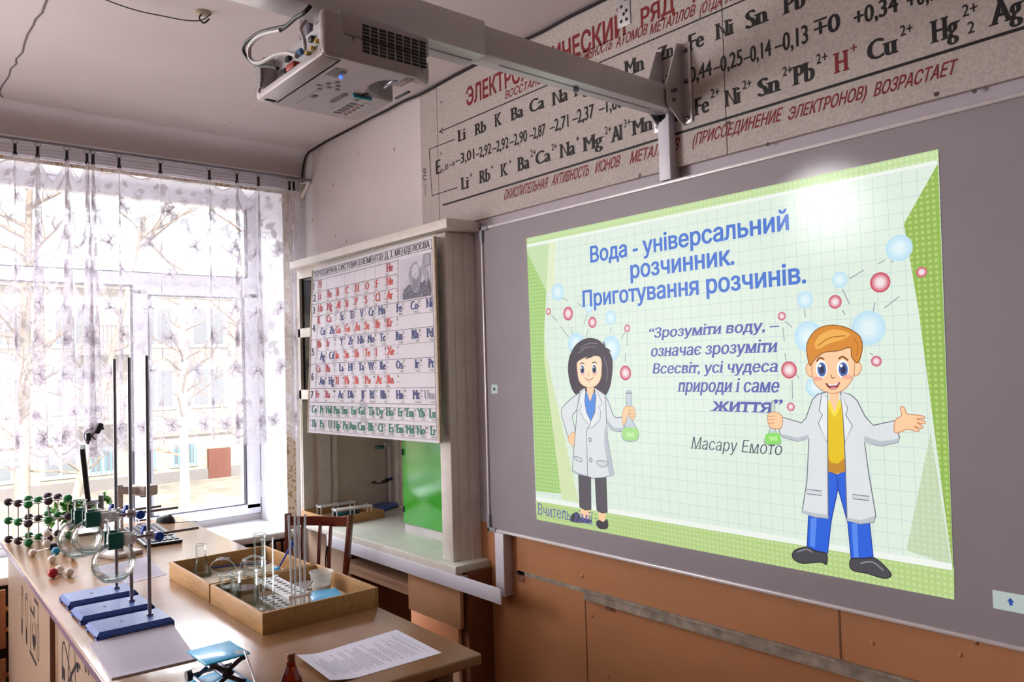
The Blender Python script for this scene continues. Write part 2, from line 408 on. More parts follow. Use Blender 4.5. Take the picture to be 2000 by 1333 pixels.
m = MB(); m.box(2.7, 2.8, -7.5, .2, 0, ZC+.05); m.build('wall_right', mat('dark far wall', '#5d4d45', .7), kind='structure')  # unseen wall, its colour set dark to cut light bounced into the room
m = MB(); m.box(-4.9, 2.8, -7.6, -7.5, 0, ZC+.05); m.build('wall_rear', mat('dark rear wall', '#6a5a52', .7), kind='structure')  # also out of view and coloured dark to hold down bounced light

ZS, ZT = .66, 2.65
m = MB()
m.box(-4.77, XW, -7.5, .135, 0, ZS); m.box(-4.77, XW, -7.5, .135, ZT, ZC+.05)
for a, b in ((-.103, .135), (-2.7, -2.1), (-5.35, -4.4), (-7.5, -7.05)): m.box(-4.77, XW, a, b, ZS, ZT)
m.build('wall_window', MT['reveal'], kind='structure')
wp = mat('wallpaper with brown sprigs', '#cdbfae', .8); nt = wp.node_tree
nz = [n for n in nt.nodes if n.type == 'TEX_NOISE'][0]; nz.inputs['Scale'].default_value = 55; nz.inputs['Detail'].default_value = 8
rp = [n for n in nt.nodes if n.type == 'VALTORGB'][0]; rp.color_ramp.elements[0].position = .4; rp.color_ramp.elements[0].color = lin('#a88358')+(1,); rp.color_ramp.elements[1].position = .5; rp.color_ramp.elements[1].color = lin('#d3c6b8')+(1,)
m = MB(); m.box(XW-.002, XW+.003, -.101, -.05, .62, 2.7); m.build('trim_1', wp, kind='structure')
m = MB(); m.rbox(XW-.002, XW+.012, -.05, -.022, .62, 2.14, .004); m.build('trim_2', MT['reveal'], kind='structure')

def make_window(n, y0, y1, full):
    root = MB()
    a, b = -4.735, -4.665
    root.box(a, b, y0, y1, 2.572, ZT); root.box(a, b, y0, y1, ZS, .775); root.box(a, b, y0, y0+.07, .775, 2.572); root.box(a, b, y1-.055, y1, .775, 2.572)
    root.box(a+.001, b+.001, y0+.07, y1-.055, 2.08, 2.156)
    ym = y1-.65 if full else (y0+y1)/2
    root.box(a+.002, b+.002, ym-.055, ym+.045, .775, 2.08)
    f = root.build('window_%d' % n, MT['pvc'], kind='structure')
    def sash(s0, s1):
        s = MB(); a, b = -4.725, -4.635; z0, z1 = .738, 2.09
        s.rbox(a, b, s0, s1, z0, .800, .006); s.rbox(a, b, s0, s1, 2.027, z1, .006); s.rbox(a, b, s0, s0+.066, z0+.03, z1-.03, .006); s.rbox(a, b, s1-.088, s1, z0+.03, z1-.03, .006)
        o = s.build('sash', MT['pvc'], f)
        g = MB(); g.box(-4.668, -4.632, s0+.064, s1-.086, .798, .803); g.box(-4.668, -4.632, s0+.064, s1-.086, 2.024, 2.029)
        g.box(-4.668, -4.632, s0+.064, s0+.068, .80, 2.027); g.box(-4.668, -4.632, s1-.091, s1-.086, .80, 2.027); g.build('gasket', MT['gasket'], o)
        q = MB(); q.box(-4.682, -4.678, s0+.05, s1-.07, .78, 2.04); q.build('pane', PANE, o)
        h = MB(); h.rbox(-4.66, -4.628, s1-.002, s1+.016, .83, .93, .004); h.rbox(-4.66, -4.628, s1-.002, s1+.016, 1.95, 2.03, .004); h.build('hinge', MT['white'], o)
    sash(ym-.045, y1-.004)
    for nm, (p0, p1, z0, z1) in (('upper', (y0+.06, y1-.05, 2.15, 2.58)), ('side', (y0+.06, ym-.05, .77, 2.085))):
        q = MB(); q.box(-4.702, -4.698, p0, p1, z0, z1); q.build('pane', PANE, f)
    g = MB(); g.box(-4.70, -4.662, y0+.07, y1-.055, 2.154, 2.159); g.box(-4.70, -4.662, y1-.058, y1-.053, 2.156, 2.572); g.box(-4.70, -4.662, ym-.059, ym-.054, .775, 2.08); g.box(-4.70, -4.662, y0+.07, ym-.055, 2.077, 2.082); g.build('gasket', MT['gasket'], f)
PANE = glass('window glass', '#fbfdff', '#dfe6ea', gloss=.55, blend=.3)
make_window(1, -2.1, -.103, True)
make_window(2, -4.4, -2.7, False)
make_window(3, -7.05, -5.35, False)
m = MB(); m.rbox(-4.67, -4.17, -2.16, -.104, .66, .70, .012, 3); m.build('windowsill_1', MT['sill'], kind='structure')
m = MB(); m.box(-4.66, -4.64, -2.1, -.104, .70, .737); m.build('trim_3', mat('grey sealing strip', '#b7b1b4', .6), kind='structure')

rnd = random.Random(5); m = MB()
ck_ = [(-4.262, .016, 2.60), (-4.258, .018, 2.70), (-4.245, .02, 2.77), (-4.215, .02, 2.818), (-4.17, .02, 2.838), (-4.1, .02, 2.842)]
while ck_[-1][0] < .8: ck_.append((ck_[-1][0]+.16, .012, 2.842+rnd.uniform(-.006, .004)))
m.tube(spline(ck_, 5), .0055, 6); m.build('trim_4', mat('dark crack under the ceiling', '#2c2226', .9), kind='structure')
# slatted cover over the radiator under the sill
r = thing('radiator_cover', 'brown slatted wooden radiator cover under the white windowsill', 'radiator cover', (-4.14, -1.1, 0))
for k in range(60):
    y = -2.1+.041*k
    if y > -.14: break
    s = MB(); s.rbox(-4.15, -4.138, y-.011, y+.011, .395, .652, .003); s.rbox(-4.15, -4.138, y-.011, y+.011, .06, .352, .003)
    s.build('slat', wood('slat wood %d' % k, '#b27a55', '#8e5c3c', .5) if k == 0 else bpy.data.materials['slat wood 0'], r, world=True)
m = MB()
for z in (.56, .47, .27, .15): m.cyl((-4.165, -2.12, z), (-4.165, -.12, z), .011, 10)
m.build('pipe', mat('painted pipe', '#c98d58', .5), r, world=True)
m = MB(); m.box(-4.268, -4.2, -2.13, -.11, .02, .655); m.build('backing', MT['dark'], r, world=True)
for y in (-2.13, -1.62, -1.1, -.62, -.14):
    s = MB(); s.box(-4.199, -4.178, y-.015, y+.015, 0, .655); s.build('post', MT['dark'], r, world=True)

# ------------------------------------------------------------------ outside
m = MB(); m.box(-60, -4.8, -30, 60, -1.6, -1.5)
m.build('ground', mat('bare spring lawn', '#9a8f80', .95, var=.25, vs_=1.5), kind='structure')
m = MB(); m.box(-19.5, -16.5, -30, 60, -1.5, -1.48); m.build('path', mat('pale dusty road', '#a39a92', .9), kind='structure')
bt = thing('apartment_building', 'pale tan brick apartment block across the yard, seen through the window', 'building', (-24, 2, -1.5))
br = mat('tan brick', '#a89b8a', .9, var=.12, vs_=3); nt = br.node_tree
bk = nt.nodes.new('ShaderNodeTexBrick'); bk.inputs['Scale'].default_value = 3.2; bk.inputs['Color1'].default_value = lin('#ab9f8e')+(1,); bk.inputs['Color2'].default_value = lin('#9a8d7b')+(1,); bk.inputs['Mortar'].default_value = lin('#bdb2a2')+(1,)
sx = nt.nodes.new('ShaderNodeSeparateXYZ'); cx = nt.nodes.new('ShaderNodeCombineXYZ'); tcn = [n for n in nt.nodes if n.type == 'TEX_COORD'][0]
nt.links.new(tcn.outputs['Object'], sx.inputs[0]); nt.links.new(sx.outputs['Y'], cx.inputs['X']); nt.links.new(sx.outputs['Z'], cx.inputs['Y']); nt.links.new(cx.outputs[0], bk.inputs['Vector'])
nt.links.new(bk.outputs['Color'], nt.nodes['Principled BSDF'].inputs['Base Color'])
m = MB(); m.box(-34, -24, -14, 26, -1.5, 4.1); m.build('wall', br, bt, world=True)
m = MB(); m.box(-34.2, -23.9, -14.2, 26.2, -1.5, -.95-.25); m.build('plinth', mat('grey plinth', '#7a7370', .9), bt, world=True)
m = MB()
for z, d in ((-.15, .12), (4.05, .3), (4.2, .45)): m.box(-24.2, -24+d, -14, 26, z, z+.16)
m.build('ledge', mat('stone ledge', '#8d8377', .9), bt, world=True)
wg, wf = mat('dark window glass', '#74777b', .2), mat('pale window frame', '#a9b3bb', .5)
def bwin2(y, z, w, h, bars):
    f = MB(); f.box(-24.02, -23.95, y-w/2-.08, y+w/2+.08, z-.08, z+h+.08); o = f.build('window', wf, bt, world=True)
    g = MB()
    for k in range(2): g.box(-23.96, -23.93, y-w/2+k*w/2+.04, y-w/2+(k+1)*w/2-.04, z+.04, z+h-.04)
    g.build('pane', wg, o, world=True)
    if bars:
        s = MB()
        for k in range(6): s.box(-23.9, -23.87, y-w/2+k*w/5-.015, y-w/2+k*w/5+.015, z, z+h)
        s.build('window_bars', mat('pale blue bars', '#6d9fc6', .5), o, world=True)
for y, bars in ((-3.0, 0), (-.6, 0), (.75, 0), (2.25, 0), (3.28, 1), (4.3, 1), (5.45, 1), (8.6, 1), (10.5, 0)): bwin2(y, -1.0, .62 if bars else .8, .62, bars)
for z in (.7, 2.5):
    for y in (-3, -.6, 1.0, 2.6, 4.7, 6.2, 8.2, 10.2, 12.2): bwin2(y, z, .95, 1.1, 0)
for z in (.35, 2.2):
    m = MB(); m.box(-24, -22.9, 2.3, 4.1, z, z+.12); o = m.build('balcony', mat('balcony slab', '#8d857e', .9), bt, world=True)
    s = MB(); s.box(-22.95, -22.9, 2.3, 4.1, z+.75, z+.8)
    for k in range(19): s.box(-22.94, -22.91, 2.3+.1*k-.012, 2.3+.1*k+.012, z+.12, z+.75)
    s.build('railing', mat('grey railing', '#6f6d70', .6), o, world=True)
m = MB(); m.box(-24.03, -23.86, 6.12, 6.78, -1.5, -.62); m.build('door', mat('red brown iron door', '#6b4238', .8), bt, world=True, label='red brown iron door')

bark = mat('grey brown bark', '#85786d', .95, var=.25, vs_=14)
limed = mat('whitewashed trunk', '#c9c0b6', .9, var=.1)
def tree(label, base, h, r, lean, sd, trunk_mat, n=26):
    rnd = random.Random(sd); t = thing('bare_tree', label, 'tree', base)
    ax = [Vector((lean[0]*s+.06*sin(3*s+sd), lean[1]*s+.06*cos(2*s+sd), h*s)) for s in [k/8 for k in range(9)]]
    m = MB(); m.tube(ax, [r*(1-.75*k/8) for k in range(9)], 10); m.build('trunk', trunk_mat, t)
    m = MB()
    for k in range(n):
        s = rnd.uniform(.22, .98); i = min(7, int(s*8)); p = ax[i].lerp(ax[i+1], s*8-i); a = rnd.uniform(0, 2*pi); L = h*rnd.uniform(.12, .32)
        d = Vector((cos(a), sin(a), rnd.uniform(.1, .9))).normalized(); pts = [p]
        for j in range(5): d = (d+Vector((rnd.uniform(-.3, .3), rnd.uniform(-.3, .3), rnd.uniform(-.1, .2)))).normalized(); pts.append(pts[-1]+d*L/5)
        m.tube(pts, [r*.28*(1-.8*j/5) for j in range(6)], 5)
        for j in (1, 2, 3, 4):
            for q in range(2):
                d2 = (d+Vector((rnd.uniform(-1, 1), rnd.uniform(-1, 1), rnd.uniform(-.4, .8)))).normalized(); b = pts[j]; m.tube([b, b+d2*L*.2, b+d2*L*.2+Vector((rnd.uniform(-.1, .1), rnd.uniform(-.1, .1), .1))*L], [r*.09, r*.06, r*.02], 4)
    m.build('branches', bark, t)
tree('thick grey bare tree outside the left window pane', (-15.2, .18, -1.5), 7.0, .14, (.1, .1), 3, bark, 30)
tree('leaning bare tree just right of the thick grey tree outside', (-15.6, .75, -1.5), 6.0, .09, (.3, 1.3), 5, bark, 22)
tree('slim whitewashed tree outside the right window sash', (-17.2, 3.35, -1.5), 5.5, .11, (0, .1), 8, limed, 20)
tree('whitewashed tree in front of the red brown door outside', (-15.5, 4.1, -1.5), 6.0, .12, (.1, .2), 9, limed, 26)

# ------------------------------------------------------------------ interactive board and the picture thrown on it
bx0, bx1, bz0, bz1 = -2.55, -.48, .908, 2.149
b = thing('interactive_whiteboard', 'large grey framed interactive whiteboard carrying the projected slide', 'whiteboard', (-1.5, .02, .908))
m = MB(); m.box(bx0+.008, bx1-.008, 0, YF+.0, bz0+.008, bz1-.008)
m.build('surface', mat('satin board surface', '#968e93', .36, var=.02, spec=.25), b, world=True)
m = MB()
for a in ((bx0, bx1, bz0, bz0+.011), (bx0, bx1, bz1-.011, bz1), (bx0, bx0+.011, bz0, bz1), (bx1-.011, bx1, bz0, bz1)): m.rbox(a[0], a[1], -.008, YF+.0, a[2], a[3], .003)
m.build('frame', mat('pale aluminium frame', '#d9d2d4', .35, metal=.15, var=.02), b, world=True)
CCM = mat('grey corner cap', '#8f9298', .4)
for (x, sx) in ((bx0, 1), (bx1, -1)):
    for (z, sz) in ((bz0, 1), (bz1, -1)):
        m = MB(); m.rbox(*sorted((x-.002*sx, x+.05*sx)), -.011, YF, *sorted((z-.002*sz, z+.015*sz)), .003); m.rbox(*sorted((x-.002*sx, x+.014*sx)), -.011, YF, *sorted((z-.002*sz, z+.065*sz)), .003); m.build('corner_cap', CCM, b, world=True)
lb = MB(); lf = lambda d: (lambda x, z: (x, -d, z))
q = [(-0.6946, 1.0326), (-0.6317, 1.0321), (-0.6344, 0.9708), (-0.6964, 0.9912)]; patch(lb, lf(.0008), [(q[0][0], q[0][1]), (-.55, q[0][1]), (-.55, q[3][1]), (q[0][0], q[3][1])], 0)
patch(lb, lf(.0012), [(-0.6584, 1.0221), (-0.6516, 1.0133), (-0.6548, 1.0115), (-0.6545, 1.0047), (-0.6617, 1.0049), (-0.6619, 1.0123), (-0.6654, 1.0138)], 1)
LBM = [projected('projected pale key', '#c3cfca', .8), projected('projected blue arrow', '#2f55ad', .8), MT['black']]; lb.build('arrow_key', LBM, b, world=True); lb = MB()
patch(lb, lf(.0008), [(-2.5105, 1.5008), (-2.4707, 1.5008), (-2.4722, 1.4658), (-2.512, 1.4655)], 0); patch(lb, lf(.0012), [(-2.4975, 1.4925), (-2.4813, 1.4833), (-2.4983, 1.4739)], 2)
lb.build('side_tab', LBM, b, world=True)

SO = (-2.2605, -.0016, .99)
slide = thing('projected_slide', 'bright green bordered lesson slide projected on the grey whiteboard', 'projected slide', SO)
PK = {}
def pk(col, dots=None, k=1.0):
    key = (col, dots)
    if key not in PK: PK[key] = projected('projected %s%s' % (col, ' dotted' if dots else ''), col, k, dots)
    return PK[key]
class Art:
    def __init__(self): self.m = MB(); self.keys = []; self.d = [0.0]
    def k(self, col, dots=None):
        key = (col, dots)
        if key not in self.keys: self.keys.append(key)
        return self.keys.index(key)
    def fn(self, step=.00003): self.d[0] += step; d = self.d[0]; return lambda x, z: (x-SO[0], -d, z-SO[2])
    def fill(self, col, pts, smooth=True, line=None, w=.0028, dots=None, n=5):
        p = spline(pts, n, True) if smooth else [Vector(q) for q in pts]
        patch(self.m, self.fn(), p, self.k(col, dots))
        if line: strip(self.m, self.fn(), p, w, self.k(line), True)
    def line(self, col, pts, w=.0028, smooth=True, n=5): strip(self.m, self.fn(), spline(pts, n) if smooth else pts, w, self.k(col))
    def disc(self, col, c, r, rz=None, n=24): patch(self.m, self.fn(), [(c[0]+r*cos(2*pi*i/n), c[1]+(rz or r)*sin(2*pi*i/n)) for i in range(n)], self.k(col))
    def text(self, col, txt, x0, z0, h, x1=None, **kw): letter(self.m, txt, self.fn(), x0, z0, h, x1, mi=self.k(col), **kw)
    def build(self, name, label=None):
        return self.m.build(name, [pk(*q) for q in self.keys], slide, label=label, fix=False)

TL, TR, BR, BL = [(-2.267, 2.0643), (-0.7663, 2.0622), (-0.7769, 0.9931), (-2.2546, 0.9891)]
a = Art(); depth0 = a.d
a.fill('#dfeddf', [TL, TR, BR, BL], False)
gx = -2.23
while gx < -.79: a.line('#c6d7d9', [(gx, .995), (gx, 2.06)], .0016, False); a.d[0] -= .00003; gx += .0362
gz = 1.02
while gz < 2.05: a.line('#c6d7d9', [(-2.265, gz), (-.775, gz)], .0016, False); a.d[0] -= .00003; gz += .0362
a.d[0] += .0001
LP = [(-2.2653, 2.0354), (-0.7699, 2.0321)]; RB = [(-2.2541, 1.0674), (-0.778, 1.0695)]
a.fill('#c3dda0', [TL, TR, (TR[0], LP[1][1]), (TL[0], LP[0][1])], False, dots='#d2e8b4')
a.fill('#b4cf86', [(BL[0]-.003, RB[0][1]), (BR[0]+.003, RB[1][1]), BR, BL], False, dots='#c6dc9a')
T = [(-2.267, 2.0287), (-2.1406, 2.0269), (-2.1625, 1.849), (-2.267, 2.0088)]; a.fill('#c8e0b0', T, False)
a.fill('#e2ecc8', [(-2.1406, 2.0269), (-2.1043, 2.0276), (-2.1225, 1.8643), (-2.1626, 1.8451)], False)
a.fill('#a4cb78', [(-2.2662, 2.0127), (-2.1625, 1.849), (-2.1842, 1.6773), (-2.1807, 1.5619), (-2.1063, 1.1022), (-2.2543, 1.0964)], False, dots='#bcdb98')
a.fill('#d5e3b2', [(-2.1797, 1.7156), (-2.1753, 1.6193), (-2.0252, 1.0797), (-2.1127, 1.081), (-2.1875, 1.6005)], False)
a.fill('#94b855', [(-0.7677, 2.0292), (-0.8537, 1.8962), (-0.8278, 1.6789), (-0.7776, 1.0671), (-0.7763, 1.0698)], False, dots='#b4cf74')
a.fill('#c4d6b4', [(-0.8125, 1.3861), (-0.8825, 1.0924), (-0.7796, 1.0716)], False, dots='#cfdfbf')
for (p, q, w) in ((LP[0], LP[1], .009), (RB[0], RB[1], .016)): a.line('#eff5ee', [p, q], w, False)
a.build('slide_background')

a = Art(); a.d = [.0007]
def ball(c, r, kind):
    a.d[0] = .0010
    cs = ('#bfe2f2', '#c9e7f4', '#d5edf5', '#e3f3f6') if kind else ('#cb5268', '#dc8a98', '#eabfc6', '#f3e3e6')
    for f, col in zip((1, .82, .62, .4), cs): a.disc(col, c, r*f)
BALLS = [((-2.1014, 1.8415), 0.032, 1), ((-1.9441, 1.7691), 0.0162, 1), ((-1.8407, 1.7297), 0.0245, 1), ((-2.0135, 1.6473), 0.0404, 1), ((-1.8452, 1.6247), 0.0438, 1), ((-1.8756, 1.4774), 0.0176, 1), ((-2.1544, 1.7735), 0.0134, 0), ((-2.0495, 1.7585), 0.0251, 0), ((-1.9287, 1.7194), 0.0197, 0), ((-1.768, 1.6895), 0.0129, 0), ((-1.7825, 1.5398), 0.0249, 0), ((-0.8674, 1.8383), 0.033, 1), ((-1.0234, 1.7754), 0.0215, 1), ((-1.1241, 1.7312), 0.0237, 1), ((-1.118, 1.6303), 0.0417, 1), ((-0.9529, 1.6447), 0.0444, 1), ((-1.1047, 1.4928), 0.0276, 1), ((-0.8165, 1.7728), 0.013, 0), ((-0.9179, 1.758), 0.0258, 0), ((-1.0386, 1.7186), 0.0182, 0), ((-1.1952, 1.6913), 0.0121, 0), ((-0.9362, 1.5592), 0.0136, 0), ((-1.1798, 1.5409), 0.0241, 0), ((-1.1787, 1.4389), 0.012, 0)]
for s in [((-2.0805, 1.8189), (-2.0488, 1.805)), ((-2.0019, 1.7937), (-1.9717, 1.7767)), ((-2.0905, 1.7143), (-2.0493, 1.671)), ((-2.0371, 1.7075), (-2.0279, 1.6774)), ((-1.9497, 1.6989), (-1.9612, 1.6669)), ((-1.9524, 1.7534), (-1.9693, 1.7146)), ((-1.8421, 1.6965), (-1.843, 1.6754)), ((-1.7687, 1.6751), (-1.7706, 1.6305)), ((-1.7776, 1.679), (-1.7947, 1.6557)), ((-1.7821, 1.5759), (-1.7785, 1.6068)), ((-2.1382, 1.759), (-2.1061, 1.7341)), ((-0.8796, 1.8156), (-0.8877, 1.8038)), ((-0.9026, 1.8133), (-0.921, 1.8052)), ((-0.9971, 1.7754), (-0.9583, 1.7938)), ((-1.0175, 1.7506), (-0.9999, 1.7101)), ((-1.1267, 1.7062), (-1.1247, 1.6837)), ((-1.0199, 1.6955), (-1.0122, 1.6816)), ((-0.9104, 1.6926), (-0.8726, 1.7178)), ((-0.9393, 1.6844), (-0.933, 1.7074)), ((-1.1864, 1.6764), (-1.1654, 1.6581)), ((-1.1935, 1.6597), (-1.1905, 1.6195)), ((-0.9517, 1.5805), (-0.944, 1.5751)), ((-1.1588, 1.5279), (-1.1501, 1.5166)), ((-1.1717, 1.5139), (-1.1725, 1.4602)), ((-1.1881, 1.5652), (-1.1903, 1.5881))]: a.line('#9aa7ad', list(s), .0028, False); a.d[0] = .0009
for c, r, k in BALLS: ball(c, r, k)
a.build('molecule_picture')

OL = '#6d6f7c'
a = Art(); a.d = [.0013]                                           # the girl
a.fill('#4f4650', [(-2.0198, 1.4665), (-2.0379, 1.4829), (-2.0509, 1.5134), (-2.0572, 1.5524), (-2.0524, 1.5885), (-2.0385, 1.6159), (-2.0097, 1.6453), (-1.9665, 1.6621), (-1.9287, 1.6625), (-1.8959, 1.6514), (-1.8749, 1.6319), (-1.8574, 1.6181), (-1.8441, 1.5966), (-1.8396, 1.5702), (-1.8456, 1.5283), (-1.8557, 1.4942), (-1.8771, 1.4651), (-1.9, 1.4728), (-1.9978, 1.4722)], line='#3d3540')
a.fill('#fbd3ae', [(-1.9661, 1.4968), (-1.9657, 1.4697), (-1.9511, 1.4401), (-1.9334, 1.4699), (-1.9314, 1.4968)], False)
a.fill('#fde0bf', [(-2.0119, 1.5765), (-2.0095, 1.5407), (-2.0036, 1.516), (-1.9873, 1.5001), (-1.9587, 1.4914), (-1.9361, 1.4925), (-1.9134, 1.5021), (-1.8979, 1.5208), (-1.8915, 1.55), (-1.8933, 1.5926), (-1.9314, 1.6017), (-2.0062, 1.5984)], line='#d39a78', w=.0018)
a.fill('#4f4650', [(-2.0248, 1.5685), (-2.014, 1.5986), (-1.999, 1.6229), (-1.9596, 1.6444), (-1.9146, 1.6442), (-1.8896, 1.6271), (-1.8869, 1.5722), (-1.896, 1.598), (-1.9149, 1.605), (-1.9391, 1.5965), (-1.9696, 1.5914), (-1.9601, 1.5998), (-2.0021, 1.5856)])
a.fill('#4f4650', [(-1.8791, 1.6517), (-1.871, 1.6371), (-1.8685, 1.629), (-1.8572, 1.6244), (-1.8434, 1.6134), (-1.8611, 1.6171), (-1.8774, 1.623)])
for s in ([(-1.991, 1.6281), (-1.952, 1.6457), (-1.9072, 1.6439)], [(-2.0033, 1.6121), (-1.9602, 1.6324), (-1.9151, 1.6334)], [(-1.88, 1.5976), (-1.8638, 1.5549), (-1.8692, 1.5127)]): a.line('#837a86', s, .0035)
a.fill('#5b8fe0', [(-1.9683, 1.4794), (-1.9791, 1.4424), (-1.9703, 1.3991), (-1.9503, 1.3727), (-1.9286, 1.4083), (-1.9217, 1.4646), (-1.9332, 1.4726), (-1.9512, 1.439), (-1.9657, 1.4697)], False, line='#3f6cc0', w=.0018)
CO = '#dfe3e6'; SH = '#bcc3cb'
a.fill(CO, [(-1.9962, 1.4722), (-2.0498, 1.4479), (-2.0938, 1.4154), (-2.0989, 1.39), (-2.0822, 1.3458), (-2.0677, 1.3109), (-2.0579, 1.3147), (-2.0313, 1.3286), (-2.0368, 1.3631), (-2.0428, 1.3889), (-2.024, 1.4059), (-2.0034, 1.431)], line=OL)
a.fill('#fbcfa4', [(-2.0635, 1.3161), (-2.0328, 1.3302), (-2.0374, 1.2788), (-2.0529, 1.2851), (-2.0698, 1.298), (-2.0662, 1.3087)], line='#c98a62', w=.0018)
a.fill(CO, [(-1.8894, 1.4649), (-1.865, 1.4441), (-1.8388, 1.3922), (-1.8006, 1.3882), (-1.799, 1.347), (-1.8199, 1.3424), (-1.8479, 1.3459), (-1.8685, 1.364), (-1.8777, 1.4016)], line=OL)
a.fill(SH, [(-1.8714, 1.3807), (-1.8404, 1.3556), (-1.8, 1.3547), (-1.799, 1.347), (-1.8199, 1.3424), (-1.8479, 1.3459), (-1.8686, 1.3629)])
a.fill(CO, [(-1.9755, 1.4903), (-2.0014, 1.4776), (-2.0156, 1.4198), (-2.0242, 1.3647), (-2.037, 1.2871), (-2.0516, 1.1869), (-2.0145, 1.178), (-1.9725, 1.1746), (-1.9501, 1.1723), (-1.8982, 1.1796), (-1.8474, 1.1961), (-1.8592, 1.25), (-1.8741, 1.3174), (-1.875, 1.3806), (-1.8771, 1.4651), (-1.907, 1.4808), (-1.9287, 1.4903), (-1.9217, 1.4646), (-1.9286, 1.4083), (-1.9504, 1.3716), (-1.9703, 1.3991), (-1.9791, 1.4424)], False, line=OL)
a.fill(SH, [(-1.8817, 1.3592), (-1.8741, 1.3174), (-1.8592, 1.25), (-1.8481, 1.1961), (-1.8689, 1.1906), (-1.8809, 1.2432), (-1.889, 1.306)])
a.fill(SH, [(-2.0497, 1.1953), (-2.0141, 1.1856), (-1.9722, 1.1827), (-1.9725, 1.1746), (-2.0145, 1.178), (-2.0516, 1.1869)], False)
a.fill('#eaedef', [(-1.9763, 1.4897), (-1.9979, 1.4694), (-2.0079, 1.4364), (-1.9921, 1.4247), (-2.0028, 1.4092), (-1.9864, 1.3813), (-1.957, 1.3585), (-1.9504, 1.3716), (-1.9709, 1.4034), (-1.9783, 1.4424), (-1.9716, 1.4751)], False, line=OL, w=.002)
a.fill('#e4e8ea', [(-1.9287, 1.4903), (-1.9104, 1.4701), (-1.8936, 1.4357), (-1.9117, 1.4236), (-1.902, 1.4105), (-1.9055, 1.3796), (-1.9331, 1.3572), (-1.9576, 1.3444), (-1.9504, 1.3716), (-1.9288, 1.4045), (-1.9212, 1.4593)], False, line=OL, w=.002)
a.line(OL, [(-1.9586, 1.3562), (-1.9732, 1.3329), (-1.9737, 1.2528), (-1.974, 1.1745)], .0026)
for c in [(-1.9569, 1.3072), (-1.9563, 1.2362)]: a.disc(OL, c, .0082); a.disc('#d5dade', c, .0055)
a.fill('#d3d8dd', [(-2.0373, 1.2441), (-2.0003, 1.2374), (-2.0023, 1.2264), (-2.0224, 1.2276), (-2.0361, 1.236)], line=OL, w=.002); a.fill('#d3d8dd', [(-1.9265, 1.2352), (-1.8776, 1.2372), (-1.8758, 1.2289), (-1.8929, 1.217), (-1.9183, 1.2203)], line=OL, w=.002)
a.fill('#fbcfa4', [(-2.0143, 1.0581), (-1.9699, 1.0602), (-1.9775, 1.0259), (-2.0082, 1.0208)]); a.fill('#fbcfa4', [(-1.9255, 1.0565), (-1.8948, 1.0566), (-1.9011, 1.0295), (-1.9222, 1.0299)])
PN = '#5f5a60'
a.fill(PN, [(-2.0198, 1.1797), (-1.9589, 1.1758), (-1.9624, 1.0616), (-1.9913, 1.0576), (-2.0186, 1.0641)], False, line='#3d383f'); a.fill(PN, [(-1.9381, 1.1739), (-1.8851, 1.1808), (-1.8845, 1.0615), (-1.9093, 1.0569), (-1.934, 1.0624)], False, line='#3d383f')
a.fill('#4a444b', [(-2.0694, 1.0151), (-2.0575, 1.0348), (-2.0304, 1.0447), (-2.0132, 1.0289), (-1.9789, 1.0279), (-1.9624, 1.0257), (-1.9658, 1.0167), (-2.018, 1.0087), (-2.061, 1.0068)]); a.fill('#4a444b', [(-1.9379, 1.0246), (-1.9222, 1.0309), (-1.9048, 1.0274), (-1.887, 1.0387), (-1.8814, 1.0174), (-1.8913, 1.0045), (-1.9206, 1.0004), (-1.9378, 1.0097)])
a.fill('#c8d2da', [(-1.7805, 1.4721), (-1.758, 1.4723), (-1.7628, 1.3945), (-1.7365, 1.3522), (-1.7322, 1.3297), (-1.7461, 1.3148), (-1.7895, 1.3124), (-1.8055, 1.3235), (-1.8042, 1.3364), (-1.7814, 1.3888)], line='#8a929c', w=.0022)
a.fill('#a8e08a', [(-1.7966, 1.3543), (-1.739, 1.3567), (-1.7327, 1.3322), (-1.7474, 1.3162), (-1.788, 1.3141), (-1.8033, 1.3261)]); a.fill('#c3edab', [(-1.7855, 1.3404), (-1.7516, 1.3419), (-1.7496, 1.3278), (-1.7848, 1.326)], False); a.line('#8a929c', [(-1.7832, 1.4721), (-1.756, 1.4723)], .004, False)
a.fill('#fbcfa4', [(-1.8014, 1.3701), (-1.8006, 1.4037), (-1.7887, 1.4246), (-1.7694, 1.4281), (-1.7674, 1.4123), (-1.7763, 1.3967), (-1.7874, 1.3758), (-1.7968, 1.3646)], line='#c98a62', w=.0018)
for s in ([(-1.7681, 1.4276), (-1.7493, 1.4255), (-1.7484, 1.4153), (-1.7654, 1.4123)], [(-1.7687, 1.4148), (-1.7459, 1.4128), (-1.745, 1.4027), (-1.7658, 1.4021)], [(-1.7678, 1.4036), (-1.745, 1.4011), (-1.7481, 1.3924), (-1.7655, 1.3934)], [(-1.7662, 1.3944), (-1.7494, 1.3924), (-1.7511, 1.3837), (-1.7631, 1.3868)]): a.fill('#fbcfa4', s, line='#c98a62', w=.0015)
for cx, cz in [(-1.9835, 1.5535), (-1.9245, 1.5542)]:
    a.disc('#f4f4f6', (cx, cz), .0115, .0195); a.disc('#56618c', (cx, cz-.001), .0095, .017); a.disc('#23263c', (cx, cz-.001), .0055, .0105); a.disc('#ffffff', (cx-.003, cz+.007), .003)
for c in [(-1.9811, 1.5377), (-1.923, 1.5381)]: a.disc('#f6bcae', c, .012, .005)
for s in ([(-1.9934, 1.5734), (-1.9832, 1.5781), (-1.9726, 1.574)], [(-1.9332, 1.5764), (-1.9211, 1.5799), (-1.9118, 1.5738)]): a.line('#4a3f45', s, .0036)
